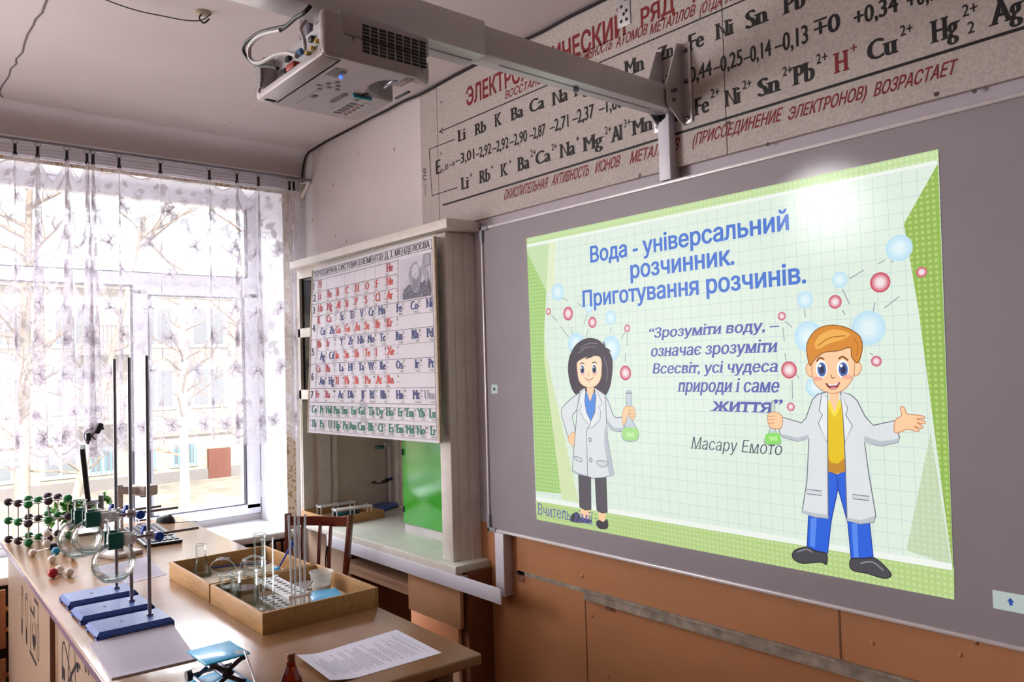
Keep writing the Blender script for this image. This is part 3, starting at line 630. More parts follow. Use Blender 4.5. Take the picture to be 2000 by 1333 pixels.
a.line('#b56b50', [(-1.9481, 1.5443), (-1.9567, 1.5369), (-1.951, 1.5303)], .002); a.line('#a6503f', [(-1.9709, 1.5261), (-1.9606, 1.5185), (-1.9486, 1.5168), (-1.9302, 1.5264)], .0028); a.line('#c98a72', [(-1.9556, 1.5098), (-1.9474, 1.5087)], .002)
a.build('girl_picture', 'cartoon girl in a white lab coat holding a flask')

a = Art(); a.d = [.0013]                                           # the boy
SK = '#fbcda2'; SKL = '#c9825a'
for s in ([(-1.1097, 1.5595), (-1.1215, 1.5583), (-1.1291, 1.5453), (-1.1244, 1.5277), (-1.1121, 1.5232)], [(-0.9928, 1.5583), (-0.9814, 1.558), (-0.9749, 1.5455), (-0.9813, 1.5289), (-0.9943, 1.5235)]): a.fill(SK, s, line=SKL, w=.002)
a.fill(SK, [(-1.0647, 1.4885), (-1.0647, 1.4529), (-1.0527, 1.4211), (-1.0384, 1.4589), (-1.0379, 1.4886)], False)
a.fill(SK, [(-1.1092, 1.5719), (-1.1113, 1.5247), (-1.0994, 1.4956), (-1.0726, 1.4799), (-1.0487, 1.4772), (-1.0225, 1.4879), (-0.9996, 1.5166), (-0.9924, 1.5513), (-0.9947, 1.5967), (-1.0361, 1.5982), (-1.0907, 1.5894)], line=SKL, w=.002)
a.fill('#d98a2c', [(-1.1171, 1.5524), (-1.1245, 1.5979), (-1.1146, 1.6267), (-1.0904, 1.6495), (-1.0558, 1.6576), (-1.019, 1.6519), (-0.9908, 1.6377), (-0.9738, 1.6202), (-0.9708, 1.5924), (-0.9836, 1.5567), (-0.9993, 1.5724), (-1.0026, 1.5963), (-1.0365, 1.589), (-1.074, 1.586), (-1.1024, 1.5681)], line='#93581c')
a.fill('#efb050', [(-1.1005, 1.6115), (-1.0795, 1.6359), (-1.0414, 1.6461), (-1.0018, 1.632), (-1.0205, 1.6188), (-1.0579, 1.6098), (-1.0927, 1.5953)])
for s in ([(-1.0923, 1.604), (-1.0573, 1.624), (-1.0128, 1.6276)], [(-0.9915, 1.621), (-0.9818, 1.5997), (-0.9864, 1.5755)]): a.line('#b96f20', s, .003)
a.fill('#e8c31d', [(-1.0704, 1.4599), (-1.0787, 1.2705), (-1.058, 1.2651), (-1.0283, 1.2725), (-1.0271, 1.3832), (-1.0332, 1.4604), (-1.0527, 1.4211)], False)
a.fill('#c68a2c', [(-1.077, 1.3083), (-1.0679, 1.2934), (-1.0494, 1.2919), (-1.0296, 1.3088), (-1.0283, 1.2711), (-1.058, 1.2644), (-1.0787, 1.269)], False)
a.line('#f6e04a', [(-1.0698, 1.4563), (-1.0527, 1.419), (-1.0334, 1.4569)], .013, False)
a.fill('#2c63dc', [(-1.0817, 1.2702), (-1.0507, 1.2622), (-1.0524, 1.2233), (-1.0739, 1.1396), (-1.0882, 1.051), (-1.1186, 1.0532), (-1.1463, 1.0604), (-1.1377, 1.1494), (-1.1115, 1.1634)], False, line='#1c3f9e')
a.fill('#2c63dc', [(-1.0282, 1.2746), (-1.0544, 1.2619), (-1.0502, 1.2235), (-1.0283, 1.1386), (-1.0237, 1.0455), (-0.9915, 1.0516), (-0.9654, 1.06), (-0.9711, 1.153), (-1.0262, 1.1528)], False, line='#1c3f9e')
a.fill('#5b8cf0', [(-1.1319, 1.1392), (-1.1148, 1.1414), (-1.1237, 1.0611), (-1.1383, 1.0646)], False); a.fill('#5b8cf0', [(-1.0182, 1.1399), (-1.0038, 1.1418), (-1.0034, 1.0537), (-1.0163, 1.0502)], False)
for s in ([(-1.191, 1.0233), (-1.1837, 1.0436), (-1.1472, 1.0588), (-1.1202, 1.0515), (-1.0913, 1.0505), (-1.0925, 1.0219), (-1.1099, 1.0246), (-1.165, 1.0123)], [(-1.0236, 1.0469), (-0.9878, 1.0549), (-0.96, 1.0596), (-0.9285, 1.0361), (-0.9224, 1.0225), (-0.9416, 1.013), (-0.9825, 1.0177), (-1.0234, 1.0199)]): a.fill('#4b4a50', s, line='#2c2b30')
a.line('#8a888e', [(-1.1757, 1.0412), (-1.1474, 1.053), (-1.132, 1.0468)], .004); a.line('#8a888e', [(-0.999, 1.0407), (-0.9673, 1.0489), (-0.9408, 1.0326)], .004)
a.fill(CO, [(-1.0695, 1.4813), (-1.098, 1.474), (-1.1133, 1.4593), (-1.1343, 1.4093), (-1.1483, 1.3957), (-1.207, 1.4101), (-1.2172, 1.3677), (-1.2053, 1.3533), (-1.1625, 1.3451), (-1.1281, 1.3528), (-1.1385, 1.24), (-1.1574, 1.1506), (-1.1201, 1.1436), (-1.0819, 1.1442), (-1.0762, 1.3098), (-1.0701, 1.4671)], False, line=OL)
a.fill(CO, [(-1.0323, 1.4816), (-1.0079, 1.4747), (-0.99, 1.4596), (-0.9706, 1.4186), (-0.9508, 1.3967), (-0.897, 1.4101), (-0.8863, 1.3693), (-0.8901, 1.3571), (-0.9339, 1.3452), (-0.9749, 1.3525), (-0.9678, 1.2762), (-0.9538, 1.1688), (-0.9594, 1.1511), (-0.9946, 1.1417), (-1.0302, 1.1453), (-1.0284, 1.2851), (-1.0289, 1.4253)], False, line=OL)
a.fill(SH, [(-1.2066, 1.3622), (-1.1621, 1.354), (-1.1284, 1.3644), (-1.1281, 1.3528), (-1.1625, 1.3451), (-1.2053, 1.3533)], False); a.fill(SH, [(-0.9756, 1.3682), (-0.9334, 1.3568), (-0.8877, 1.3659), (-0.8901, 1.3571), (-0.9339, 1.3452), (-0.9749, 1.3525)], False)
a.fill(SH, [(-1.1563, 1.158), (-1.1189, 1.1539), (-1.0822, 1.1541), (-1.0819, 1.1442), (-1.1201, 1.1436), (-1.1575, 1.1491)], False); a.fill(SH, [(-1.0298, 1.1537), (-0.9942, 1.1514), (-0.9553, 1.1673), (-0.9594, 1.1511), (-0.9946, 1.1417), (-1.0302, 1.1453)], False)
a.fill('#eaedef', [(-1.0856, 1.4762), (-1.0945, 1.4308), (-1.0858, 1.4195), (-1.099, 1.3968), (-1.0755, 1.3441), (-1.0694, 1.4671)], False, line=OL, w=.0022); a.fill('#eaedef', [(-1.0346, 1.4801), (-1.0153, 1.4383), (-1.0218, 1.4213), (-1.005, 1.3939), (-1.0272, 1.3468), (-1.0296, 1.4253)], False, line=OL, w=.0022)
a.fill('#d3d8dd', [(-1.1403, 1.2159), (-1.0985, 1.2158), (-1.0983, 1.2036), (-1.1401, 1.2035)], False, line=OL, w=.0022); a.fill('#d3d8dd', [(-1.012, 1.2156), (-0.9697, 1.2152), (-0.9695, 1.2043), (-1.0118, 1.2045)], False, line=OL, w=.0022)
a.fill('#c8d8d0', [(-1.2373, 1.447), (-1.2271, 1.4472), (-1.2285, 1.3762), (-1.2131, 1.3469), (-1.217, 1.3339), (-1.2585, 1.3316), (-1.264, 1.3427), (-1.2437, 1.3771)], line='#8a9a90', w=.0022); a.fill('#8fdc6a', [(-1.2555, 1.3614), (-1.2174, 1.3632), (-1.2124, 1.3439), (-1.2203, 1.3345), (-1.2559, 1.3325), (-1.2624, 1.3412)]); a.fill('#b2ec94', [(-1.2481, 1.3541), (-1.2227, 1.3554), (-1.2216, 1.3434), (-1.2469, 1.3421)], False)
a.fill(SK, [(-1.2507, 1.4133), (-1.2401, 1.4219), (-1.2198, 1.4217), (-1.2046, 1.4086), (-1.2083, 1.3816), (-1.2252, 1.3764), (-1.2469, 1.383)], line=SKL, w=.002)
for s in ([(-1.2491, 1.4103), (-1.2287, 1.4117)], [(-1.2495, 1.4012), (-1.2291, 1.4018)], [(-1.2482, 1.3913), (-1.2295, 1.392)]): a.line(SKL, s, .002, False)
a.fill(SK, [(-0.8981, 1.3834), (-0.895, 1.4109), (-0.8787, 1.424), (-0.8812, 1.4412), (-0.877, 1.4466), (-0.8701, 1.4415), (-0.8655, 1.4284), (-0.8452, 1.4263), (-0.8264, 1.4236), (-0.8254, 1.4178), (-0.8443, 1.4165), (-0.8244, 1.412), (-0.826, 1.4048), (-0.8435, 1.4074), (-0.8293, 1.3994), (-0.834, 1.3934), (-0.8502, 1.3986), (-0.8379, 1.39), (-0.8431, 1.3858), (-0.8659, 1.3901), (-0.8871, 1.3812)], line=SKL, w=.002, n=3)
for cx, cz in [(-1.0835, 1.5417), (-1.0239, 1.5407)]:
    a.disc('#fbfbfc', (cx, cz), .0165, .0235); a.disc('#4a63a8', (cx+.001, cz-.001), .0125, .019); a.disc('#1f2a50', (cx+.001, cz-.001), .007, .0115); a.disc('#ffffff', (cx-.004, cz+.009), .004)
for s in ([(-1.0965, 1.5621), (-1.0861, 1.572), (-1.0748, 1.5674)], [(-1.0344, 1.5677), (-1.0225, 1.5731), (-1.0091, 1.5629)]): a.line('#8a4d1a', s, .005)
for c in [(-1.0962, 1.5158), (-1.0125, 1.5195)]: a.disc('#f3ab96', c, .014, .006)
a.line('#b56b48', [(-1.057, 1.5277), (-1.0537, 1.517), (-1.0469, 1.5198)], .0026)
a.fill('#8f2f33', [(-1.073, 1.5042), (-1.0529, 1.4999), (-1.0334, 1.507), (-1.0399, 1.4928), (-1.052, 1.4871), (-1.0653, 1.4914)]); a.fill('#f6f0ee', [(-1.0685, 1.5035), (-1.0522, 1.4999), (-1.0371, 1.5056), (-1.0419, 1.4985), (-1.0628, 1.4971)], False); a.fill('#e58a8e', [(-1.0615, 1.4914), (-1.0517, 1.4942), (-1.0429, 1.4928), (-1.052, 1.4878)])
a.build('boy_picture', 'cartoon boy in an open white lab coat with a flask in one hand')

a = Art(); a.d = [.0012]
BT = '#4a76cf'
for txt, q in (('Вода - універсальний', (-1.929, 1.9301, 0.0524, -1.1623)), ('розчинник.', (-1.746, 1.855, 0.0535, -1.3418)), ('Приготування розчинів.', (-1.9728, 1.7772, 0.0531, -1.1177))):
    x0, z0, h, x1 = q; a.text(BT, txt, x0, z0, h, x1, bold=.022, contrast=.006)
QT = '#5a63ae'
for txt, q in (('“Зрозуміти воду, –', (-1.6787, 1.6523, 0.0306, -1.2061)), ('означає зрозуміти', (-1.6715, 1.5918, 0.0341, -1.2131)), ('Всесвіт, усі чудеса', (-1.6648, 1.5361, 0.0314, -1.2133)), ('природи і саме', (-1.568, 1.4785, 0.037, -1.2139)), ('життя”', (-1.4471, 1.4208, 0.0372, -1.2083))):
    x0, z0, h, x1 = q; a.text(QT, txt, x0, z0, h, x1, slant=.2, bold=.004, contrast=.026, serif=True)
x0, z0, h, x1 = (-1.5244, 1.3027, 0.0351, -1.2135); a.text('#4d5968', 'Масару Емото', x0, z0, h, x1, slant=.22, bold=-.012, contrast=.012, serif=True)
a.d = [.0036]; x0, z0, h, x1 = (-2.245, 1.0103, 0.0407, -1.9348); a.text('#6468ac', 'Вчитель хімії :', x0, z0, h, x1, bold=-.01, contrast=.014, serif=True)
a.build('lettering')

# the projector lamp: its glint is what the satin board mirrors
sp = bpy.data.lights.new('projector_lamp', 'SPOT'); sp.energy = 75; sp.spot_size = radians(16); sp.spot_blend = 1.0; sp.shadow_soft_size = .035; sp.color = (1, 1, .97)
spo = bpy.data.objects.new('projector_lamp', sp); COL.objects.link(spo); spo.location = (-1.56, -.975, 2.2)
spo.rotation_euler = (Vector((-1.0569, -0, 1.9531))-spo.location).to_track_quat('-Z', 'Y').to_euler()

# ------------------------------------------------------------------ painted chart above the board
ch = thing('painted_wall_chart', 'hardboard wall chart of metal activity painted in black and red above the whiteboard', 'wall chart', (-1.5, .02, 2.2))
YC = .018
mp = mat('grey hardboard', '#b8aea8', .75, var=.16, vs_=120)
E0, E1, E2, E3 = [-3.0111, -2.8716, -1.3646, -0.3201]
zb = 2.1906; zt = ZC-.012
for a_, b_ in ((E0, E1-.0035), (E1, E2-.0035), (E2, .9)):
    m = MB(); m.box(a_, b_, YC, YF+.001, zb if a_ > E0 else zb+.03, zt); m.build('board_panel', mp, ch, world=True)
T = MB(); cf = lambda d: (lambda x, z: (x, YC-d, z)); f1 = cf(.0007); f2 = cf(.0014)
K, RD = 0, 1
def pt(txt, q, mi=K, **kw): x0, z0, h, x1 = q; letter(T, txt, f1, x0, z0, h, x1, mi=mi, **kw)
RR = dict(mi=RD, bold=.012)
x0, z0, h, x1 = (-2.6534, 2.69, 0.0711, -1.7501); letter(T, 'ЭЛЕКТРОХИМИЧЕСКИЙ', f1, x0, z0, h, x1, mi=RD, bold=.03)
x0, z0, h, x1 = (-1.6817, 2.6915, 0.0527, -1.5415); letter(T, 'РЯД', f1, x0, z0, h, x1, mi=RD, bold=.03)
letter(T, 'НАПРЯЖЕНИЙ', f1, x1+.07, z0, h, x1+.07+10*(x1-x0)/3.2, mi=RD, bold=.03)
RI = dict(slant=.28, bold=.016)
pt('ВОССТАНОВИТЕЛЬНАЯ', (-2.3969, 2.6473, 0.029, -1.9366), RD, **RI); pt('АКТИВНОСТЬ', (-1.9981, 2.6603, 0.0316, -1.817), RD, **RI); pt('АТОМОВ', (-1.7967, 2.6568, 0.032, -1.6591), RD, **RI)
pt('МЕТАЛЛОВ', (-1.6463, 2.6489, 0.032, -1.4676), RD, **RI); pt('(ОТДАЧА ЭЛЕКТРОНОВ)', (-1.4482, 2.644, 0.0317, -1.1458), RD, **RI)
SE = dict(serif=True, bold=-.004, contrast=.056)
def elems(lst, **kw):
    for txt, q in lst:
        x0, z0, h, x1 = q
        if '^' in txt:
            b_, s_ = txt.split('^'); letter(T, b_, f1, x0, z0, h, x1, mi=kw.get('mi', K), **SE); sub = None
            if '_' in s_: s_, sub = s_.split('_')
            g = x1+.006; letter(T, s_, f1, g, z0+h*.72, h*.5, None, mi=kw.get('mi', K), bold=.012, squeeze=.8)
            if sub: letter(T, sub, f1, g+.01, z0-h*.08, h*.5, None, mi=K, bold=.012, squeeze=.8)
        else: letter(T, txt, f1, x0, z0, h, x1, mi=kw.get('mi', K), **SE)
elems([('Li', (-2.7248, 2.5501, 0.0505, -2.6599)), ('Rb', (-2.6021, 2.5483, 0.0485, -2.5217)), ('K', (-2.4673, 2.5508, 0.0522, -2.4177)), ('Ba', (-2.366, 2.5489, 0.0499, -2.285)), ('Ca', (-2.2513, 2.55, 0.0495, -2.1632)), ('Na', (-2.1234, 2.5431, 0.0498, -2.0354)),
 ('Mg', (-2.0059, 2.5441, 0.0483, -1.9255)), ('Al', (-1.8656, 2.5442, 0.0519, -1.81)), ('Mn', (-1.7629, 2.5429, 0.0531, -1.6708)), ('Zn', (-1.6184, 2.5488, 0.0466, -1.5497)), ('Fe', (-1.4976, 2.5437, 0.0514, -1.4337)), ('Ni', (-1.3942, 2.5438, 0.0497, -1.3272)), ('Sn', (-1.2886, 2.5403, 0.051, -1.2113)), ('Pb', (-1.1676, 2.5397, 0.0504, -1.0976)), ('H', (-1.0266, 2.5396, 0.0466, -0.9841))])
elems([('Li^+', (-2.7097, 2.3377, 0.0529, -2.6473)), ('Rb^+', (-2.5794, 2.3396, 0.0535, -2.5034)), ('K^+', (-2.4383, 2.3399, 0.0507, -2.388)), ('Ba^2+', (-2.3342, 2.3395, 0.0545, -2.2576)), ('Ca^2+', (-2.2247, 2.3416, 0.0491, -2.138)), ('Na^+', (-2.0906, 2.3377, 0.0522, -2.0069)), ('Mg^2+', (-1.9705, 2.3341, 0.0514, -1.865)), ('Al^3+', (-1.8335, 2.3346, 0.053, -1.7768)), ('Mn^2+', (-1.7376, 2.3359, 0.0496, -1.6449)),
 ('Zn^2+', (-1.6149, 2.3371, 0.0498, -1.5406)), ('Fe^2+', (-1.4822, 2.3349, 0.0534, -1.4238)), ('Ni^2+', (-1.3695, 2.3318, 0.05, -1.3117)), ('Sn^2+', (-1.2569, 2.33, 0.0511, -1.1815)), ('Pb^2+', (-1.1467, 2.3309, 0.0535, -1.0797)), ('Cu^2+', (-0.9356, 2.3322, 0.0515, -0.8564)), ('Hg^2+_2', (-0.7796, 2.3266, 0.0547, -0.7127)), ('Ag^+', (-0.6515, 2.3231, 0.0554, -0.5791))])
elems([('H^+', (-1.0258, 2.3278, 0.0546, -0.9835))], mi=RD)
NU = dict(bold=.008, contrast=.022)
for txt, q in (('–3,01', (-2.7422, 2.4538, 0.043, -2.6064)), ('–2,92', (-2.5993, 2.4502, 0.0433, -2.4918)), ('–2,92', (-2.4852, 2.4477, 0.0442, -2.3801)), ('–2,90', (-2.3738, 2.4473, 0.0451, -2.268)), ('–2,87', (-2.256, 2.4454, 0.0438, -2.1619)), ('–2,71', (-2.1391, 2.4447, 0.0463, -2.0369)), ('–2,37', (-2.0182, 2.4451, 0.0488, -1.9071)), ('–1,66', (-1.8846, 2.4458, 0.048, -1.7744)), ('–1,18', (-1.7512, 2.4456, 0.0486, -1.6574)),
 ('–0,76', (-1.6377, 2.4497, 0.047, -1.5438)), ('–0,44', (-1.5198, 2.4442, 0.0465, -1.4098)), ('–0,25', (-1.4041, 2.4424, 0.0466, -1.3018)), ('–0,14', (-1.2983, 2.439, 0.0466, -1.2075)), ('–0,13', (-1.1961, 2.4376, 0.0508, -1.0945)), ('∓0', (-1.077, 2.441, 0.0473, -1.0025)), ('+0,34', (-0.9663, 2.4353, 0.0435, -0.852)), ('+0,79', (-0.8308, 2.4307, 0.041, -0.7377))): pt(txt, q, K, **NU)
pt('E', (-2.8938, 2.4437, 0.0639, -2.8555), K, **SE); pt('₀,в→', (-2.8592, 2.4502, 0.0297, -2.7463), K, bold=.004)
RO = dict(slant=.3, bold=.018)
for txt, q in (('ОКИСЛИТЕЛЬНАЯ', (-2.4213, 2.2435, 0.0364, -2.165)), ('АКТИВНОСТЬ', (-2.1393, 2.2457, 0.0359, -1.9461)), ('ИОНОВ', (-1.9134, 2.2461, 0.0356, -1.7992)), ('МЕТАЛЛОВ', (-1.7508, 2.2448, 0.0357, -1.5466)), ('(ПРИСОЕДИНЕНИЕ', (-1.493, 2.2449, 0.0335, -1.1883)), ('ЭЛЕКТРОНОВ)', (-1.1664, 2.2403, 0.0315, -0.9449)), ('ВОЗРАСТАЕТ', (-0.9238, 2.2383, 0.0315, -0.73))): pt(txt, q, RD, **RO)
def ln(pts, w=.005, mi=K): strip(T, f1, pts, w, mi)
A = [(-2.8594, 2.6297), (-0.5688, 2.6052), (-2.8108, 2.2951), (-1.5895, 2.2953)]; ln([A[0], (.9, A[0][1])], .005)
ln([(A[0][0]+.03, A[0][1]+.012), A[0], (A[0][0]+.03, A[0][1]-.012)], .006)
zl = 2.2974; ln([(E1+.03, zl), (.9, zl)], .008)
B = [(-2.7434, 2.5683), (-2.9411, 2.5711), (-2.9282, 2.3556), (-2.7334, 2.3548)]; ln(B, .005)
fv = lambda x, z: (B[1][0]-.03-z, YC-.0007, B[1][1]-.15+x); letter(T, '— пе', fv, -.06, 0, .03, .07, mi=K, slant=.2)
zt2 = 2.1894
for x, z in [(-2.8379, 2.7578), (-2.8478, 2.53), (-2.842, 2.2995), (-1.8685, 2.2525), (-1.5957, 2.2976), (-1.3657, 2.5652), (-1.3581, 2.2829), (-1.2299, 2.1875), (-0.7721, 2.2013), (-0.6878, 2.1844), (-1.7078, 2.196)]: patch(T, f2, [(x+.006*cos(k*pi/4), z+.006*sin(k*pi/4)) for k in range(8)], 2)
T.build('lettering', [mat('black sign paint', '#130f11', .6, var=.2, vs_=60), mat('red sign paint', '#7c161a', .6, var=.12, vs_=60), mat('nail head', '#4a4140', .5)], ch, world=True, fix=False)
for (px, pz) in [(-1.7525, 2.7856)]:
    t = thing('metal_wall_plate', 'small drilled zinc plate screwed on the chart near the ceiling', 'metal plate', (px, .018, pz))
    m = MB(); m.rbox(px-.028, px+.028, .0145, .018, pz-.07, pz+.07, .001); m.build('plate', MT['zinc'], t, world=True)
    m = MB(); [m.cyl((px+dx, .0147, pz+dz), (px+dx, .0137, pz+dz), .006, 10) for dx, dz in ((-.012, -.05), (.012, -.05), (.012, -.02), (0, -.028), (-.01, 0), (.01, .02))]; m.build('screw', MT['black'], t, world=True)

# ------------------------------------------------------------------ cable ducts, rail, channel under the board
def duct(name, label, x0, x1, z0, z1, d):
    t = thing(name, label, 'cable duct', ((x0+x1)/2, YF, z0))
    m = MB(); m.rbox(x0, x1, YF-d, YF, z0, z1, .002); m.build('base', MT['duct'], t, world=True)
    m = MB(); m.rbox(x0-.0015, x1+.0015, YF-d-.003, YF-d+.012, z0, z1, .002); m.build('cover', MT['duct'], t, world=True)
duct('cable_duct', 'white vertical cable duct from the projector arm down to the board', -1.598, -1.556, 2.15, 2.362, .048)
duct('cable_duct', 'white vertical cable duct hanging below the lower left board corner', -2.500, -2.448, .66, .908, .045)
t = thing('cable_trunking', 'long white cable trunking running under the fume cupboard worktop', 'cable trunking', (-3.0, -.13, .69))
m = MB(); m.box(-3.70, -2.33, -.146, -.131, .694, .742); m.build('base', MT['duct'], t, world=True)
m = MB(); m.rbox(-3.70, -2.30, -.151, -.145, .690, .746, .002); m.build('cover', MT['duct'], t, world=True)
m = MB(); m.box(-2.596, -2.588, -.131, -.09, .70, .735); m.build('bracket', MT['duct'], t, world=True)
t = thing('metal_channel', 'worn grey metal strip left on the orange wall below the whiteboard', 'metal strip', (-1.2, YF, .74))
m = MB(); gm = mat('worn grey metal', '#a29486', .6, metal=.3, var=.3, vs_=30, bump=.3)
m.box(-2.43, -2.04, YF-.002, YF, .748, .764); m.box(-2.04, .9, YF-.010, YF, .730, .764); m.build('channel', gm, t, world=True)
m = MB()
m.box(-2.04, .9, YF-.016, YF-.010, .758, .766); m.box(-2.04, .9, YF-.013, YF-.010, .728, .733); m.build('lip', gm, t, world=True)
for i, (x, z) in enumerate([(-2.3988, 0.741), (-1.9215, 0.7317)]):
    t = thing('nail_plate', ('rusty nail plate left of the grey strip on the orange wall', 'rusty nail plate just under the grey strip on the orange wall')[i], 'metal plate', (x, YF, z))
    m = MB(); m.box(x-.022, x+.022, YF-.002, YF, z-.022, z+.022); m.build('plate', MT.setdefault('rust', mat('painted rusty plate', '#8a5a41', .6, var=.2, vs_=50)), t, world=True)
    m = MB(); [m.sphere((x+dx, YF-.002, z+dz), .003, 8) for dx in (-.012, .012) for dz in (-.012, .012)]; m.build('nail_head', MT['darksteel'], t, world=True)

# ------------------------------------------------------------------ projector on its arm
arm = thing('projector_mount', 'white telescopic wall arm carrying the projector over the chart', 'projector mount', (-1.559, .018, 2.39))
m = MB(); m.rbox(-1.595, -1.523, -.80, -.004, 2.357, 2.432, .004); m.build('inner_beam', MT['zinc'], arm, world=True)
m = MB(); m.rbox(-1.603, -1.515, -1.55, -.777, 2.349, 2.439, .005); m.build('outer_beam', MT['zinc'], arm, world=True)
m = MB(); m.box(-1.563, -1.556, -.70, -.10, 2.3562, 2.3575); m.box(-1.563, -1.556, -1.0, -.79, 2.3482, 2.3492); m.build('slot', MT['darksteel'], arm, world=True)
pl = [(.017, 2.575), (.017, 2.315), (-.012, 2.325), (-.07, 2.372), (-.07, 2.432), (-.012, 2.57)]
for x, f0, f1_ in ((-1.602, -1.638, -1.599), (-1.519, -1.519, -1.484)):
    m = MB(); m.prism(pl, lambda u, v, d: (d, u, v), x, x+.004)
    m.rbox(f0, f1_, .012, .0175, 2.318, 2.572, .002); o = m.build('bracket_plate', MT['zinc'], arm, world=True)
    s = MB(); fx = (f0+f1_)/2
    for z in (2.55, 2.45, 2.335): s.cyl((fx, .012, z), (fx, .007, z), .008, 12); s.cyl((fx, .008, z), (fx, .003, z), .005, 6)
    if x > -1.55:
        for y, z in ((-.045, 2.412), (-.03, 2.418), (-.04, 2.385)): s.cyl((-1.516, y, z), (-1.508, y, z), .006, 6)
    s.build('bolt', MT['steel'], o, world=True)
m = MB(); m.cyl((-1.559, -.42, 2.358), (-1.559, -.42, 2.345), .008, 8); m.build('bolt', MT['steel'], arm, world=True)
m = MB(); m.tube(spline([(-1.575, .0, 2.40), (-1.575, -.02, 2.37), (-1.575, -.005, 2.345)], 5), .01, 8); m.tube(spline([(-1.585, .005, 2.40), (-1.59, -.03, 2.36), (-1.585, -.002, 2.34)], 5), .008, 8); m.build('cable', MT['black'], arm, world=True)

pr = thing('projector', 'grey short throw projector hanging under the white wall arm', 'projector', (-1.615, -1.12, 2.2))
body = mat('warm grey projector plastic', '#a9a1a3', .42, var=.02, bump=.04, bs=300)
x0, x1, y0, y1, z0, z1 = -1.805, -1.445, -1.255, -.985, 2.22, 2.318
m = MB()
out = [(x0, y0+.035), (x1, y0+.035), (x1, -1.03), (x1-.02, y1), (-1.487, y1+.006), (-1.488, -1.02), (-1.497, -1.06), (-1.52, -1.082), (-1.555, -1.086), (-1.59, -1.072), (-1.612, -1.03), (-1.618, y1), (x0+.01, y1), (x0, y1-.02)]
m.prism(out, lambda u, v, d: (u, v, d), z0, z0+.052)
o = m.build('lower_case', body, pr, world=True); bv = o.modifiers.new('edge', 'BEVEL'); bv.width = .007; bv.segments = 3; bv.limit_method = 'ANGLE'
m = MB(); m.rbox(x0, x1, y0+.035, y1-.01, z0+.05, z1, .008); m.rbox(x0+.02, x1-.03, y0+.05, y1-.06, z1-.004, z1+.018, .006); m.build('upper_case', body, pr, world=True)
m = MB(); m.rbox(x0, x0+.05, y0, y0+.05, z0, z1, .012, 3); m.rbox(x1-.028, x1, y0, y0+.05, z0, z1, .010, 3); m.rbox(x0+.02, x1-.01, y0, y0+.05, z0, z0+.018, .004); m.build('rear_hood', body, pr, world=True)
m = MB(); m.M = Matrix.Translation((x0+.026, y0-.001, z0+.052)) @ Matrix.Rotation(pi/2, 4, 'X') @ Matrix.Diagonal((.55, 1, 1, 1))
m.lathe([(0, .003), (.036, .003), (.038, 0), (.038, -.004)], seg=28)
for k in range(-5, 6): m.box(-.033, .033, k*.006-.0012, k*.006+.0012, .003, .0042)
m.build('speaker_grille', mat('grille grey', '#8d8688', .5), pr, world=True)
yb = y0+.034
m = MB(); m.box(x0+.05, x1-.028, yb-.0015, yb, z0+.02, z1-.004); CPN = m.build('connector_panel', mat('pale connector panel', '#b5b3b6', .4), pr, world=True)
for nm, mt, lst in (('video_socket', mat('blue socket', '#3d78a8', .4), ((-1.625, 2.285, .034, .013), (-1.60, 2.25, .034, .013))), ('signal_socket', MT['black'], ((-1.68, 2.29, .02, .012), (-1.56, 2.295, .016, .012), (-1.66, 2.25, .014, .014), (-1.705, 2.262, .03, .022), (-1.52, 2.25, .012, .012))), ('audio_socket', mat('brass socket', '#b59a55', .3, metal=.8), ((-1.575, 2.268, .01, .01), (-1.553, 2.272, .01, .01), (-1.53, 2.28, .01, .01), (-1.505, 2.272, .012, .012)))):
    for (x, z, w, h) in lst:
        m = MB()
        if nm == 'audio_socket': m.cyl((x, yb, z), (x, yb-.012, z), w/2, 12)
        else: m.rbox(x-w/2, x+w/2, yb-.01, yb, z-h/2, z+h/2, .002)
        m.build(nm, mt, CPN, world=True)
m = MB(); m.rbox(-1.64, -1.60, yb-.03, yb-.008, 2.242, 2.256, .002); m.build('red_plug', mat('red plug', '#a5301f', .5), pr, world=True)
def rear(q): return [(x, y0-.02-.01*sin(i), z) for i, (x, z) in enumerate(q)]
for nm, mt, q, r_ in (('cable', MT['rubber'], [(-1.4596, 2.3179), (-1.4742, 2.3063), (-1.5125, 2.3095), (-1.5752, 2.3165), (-1.6415, 2.3308), (-1.6744, 2.3459)], .0045), ('cable', MT['rubber'], [(-1.5829, 2.3193), (-1.6974, 2.3433), (-1.7811, 2.348), (-1.8161, 2.34), (-1.7952, 2.311), (-1.7442, 2.285), (-1.6725, 2.26), (-1.6131, 2.2346)], .004), ('white_cable', mat('pale grey cable', '#a7a3a2', .5), [(-1.6094, 2.3196), (-1.6977, 2.3364), (-1.7572, 2.3327), (-1.7766, 2.3099), (-1.7409, 2.2912), (-1.6547, 2.2822), (-1.5752, 2.2584), (-1.516, 2.2303)], .005), ('white_cable', mat('pale grey cable', '#a7a3a2', .5), [(-1.4914, 2.2374), (-1.4765, 2.2516), (-1.4897, 2.2776), (-1.4794, 2.2953)], .004)):
    m = MB(); m.tube(spline(rear(q), 5), r_, 8); m.build(nm, mt, pr, world=True)
m = MB()
vy0, vz1 = (-1.1677, 2.3156); vy1, vz0 = (-1.004, 2.2593)
hA, hB = .062, .058
for r_ in range(8):
    for c_ in range(8):
        y = vy0+(vy1-vy0)*(c_+.08)/8; z = 2.303-.0078*r_
        m.box(x1-.001, x1+.0012, y, y+(vy1-vy0)/8*.78, z-.0052, z)
m.build('vent_grille', MT['black'], pr, world=True)
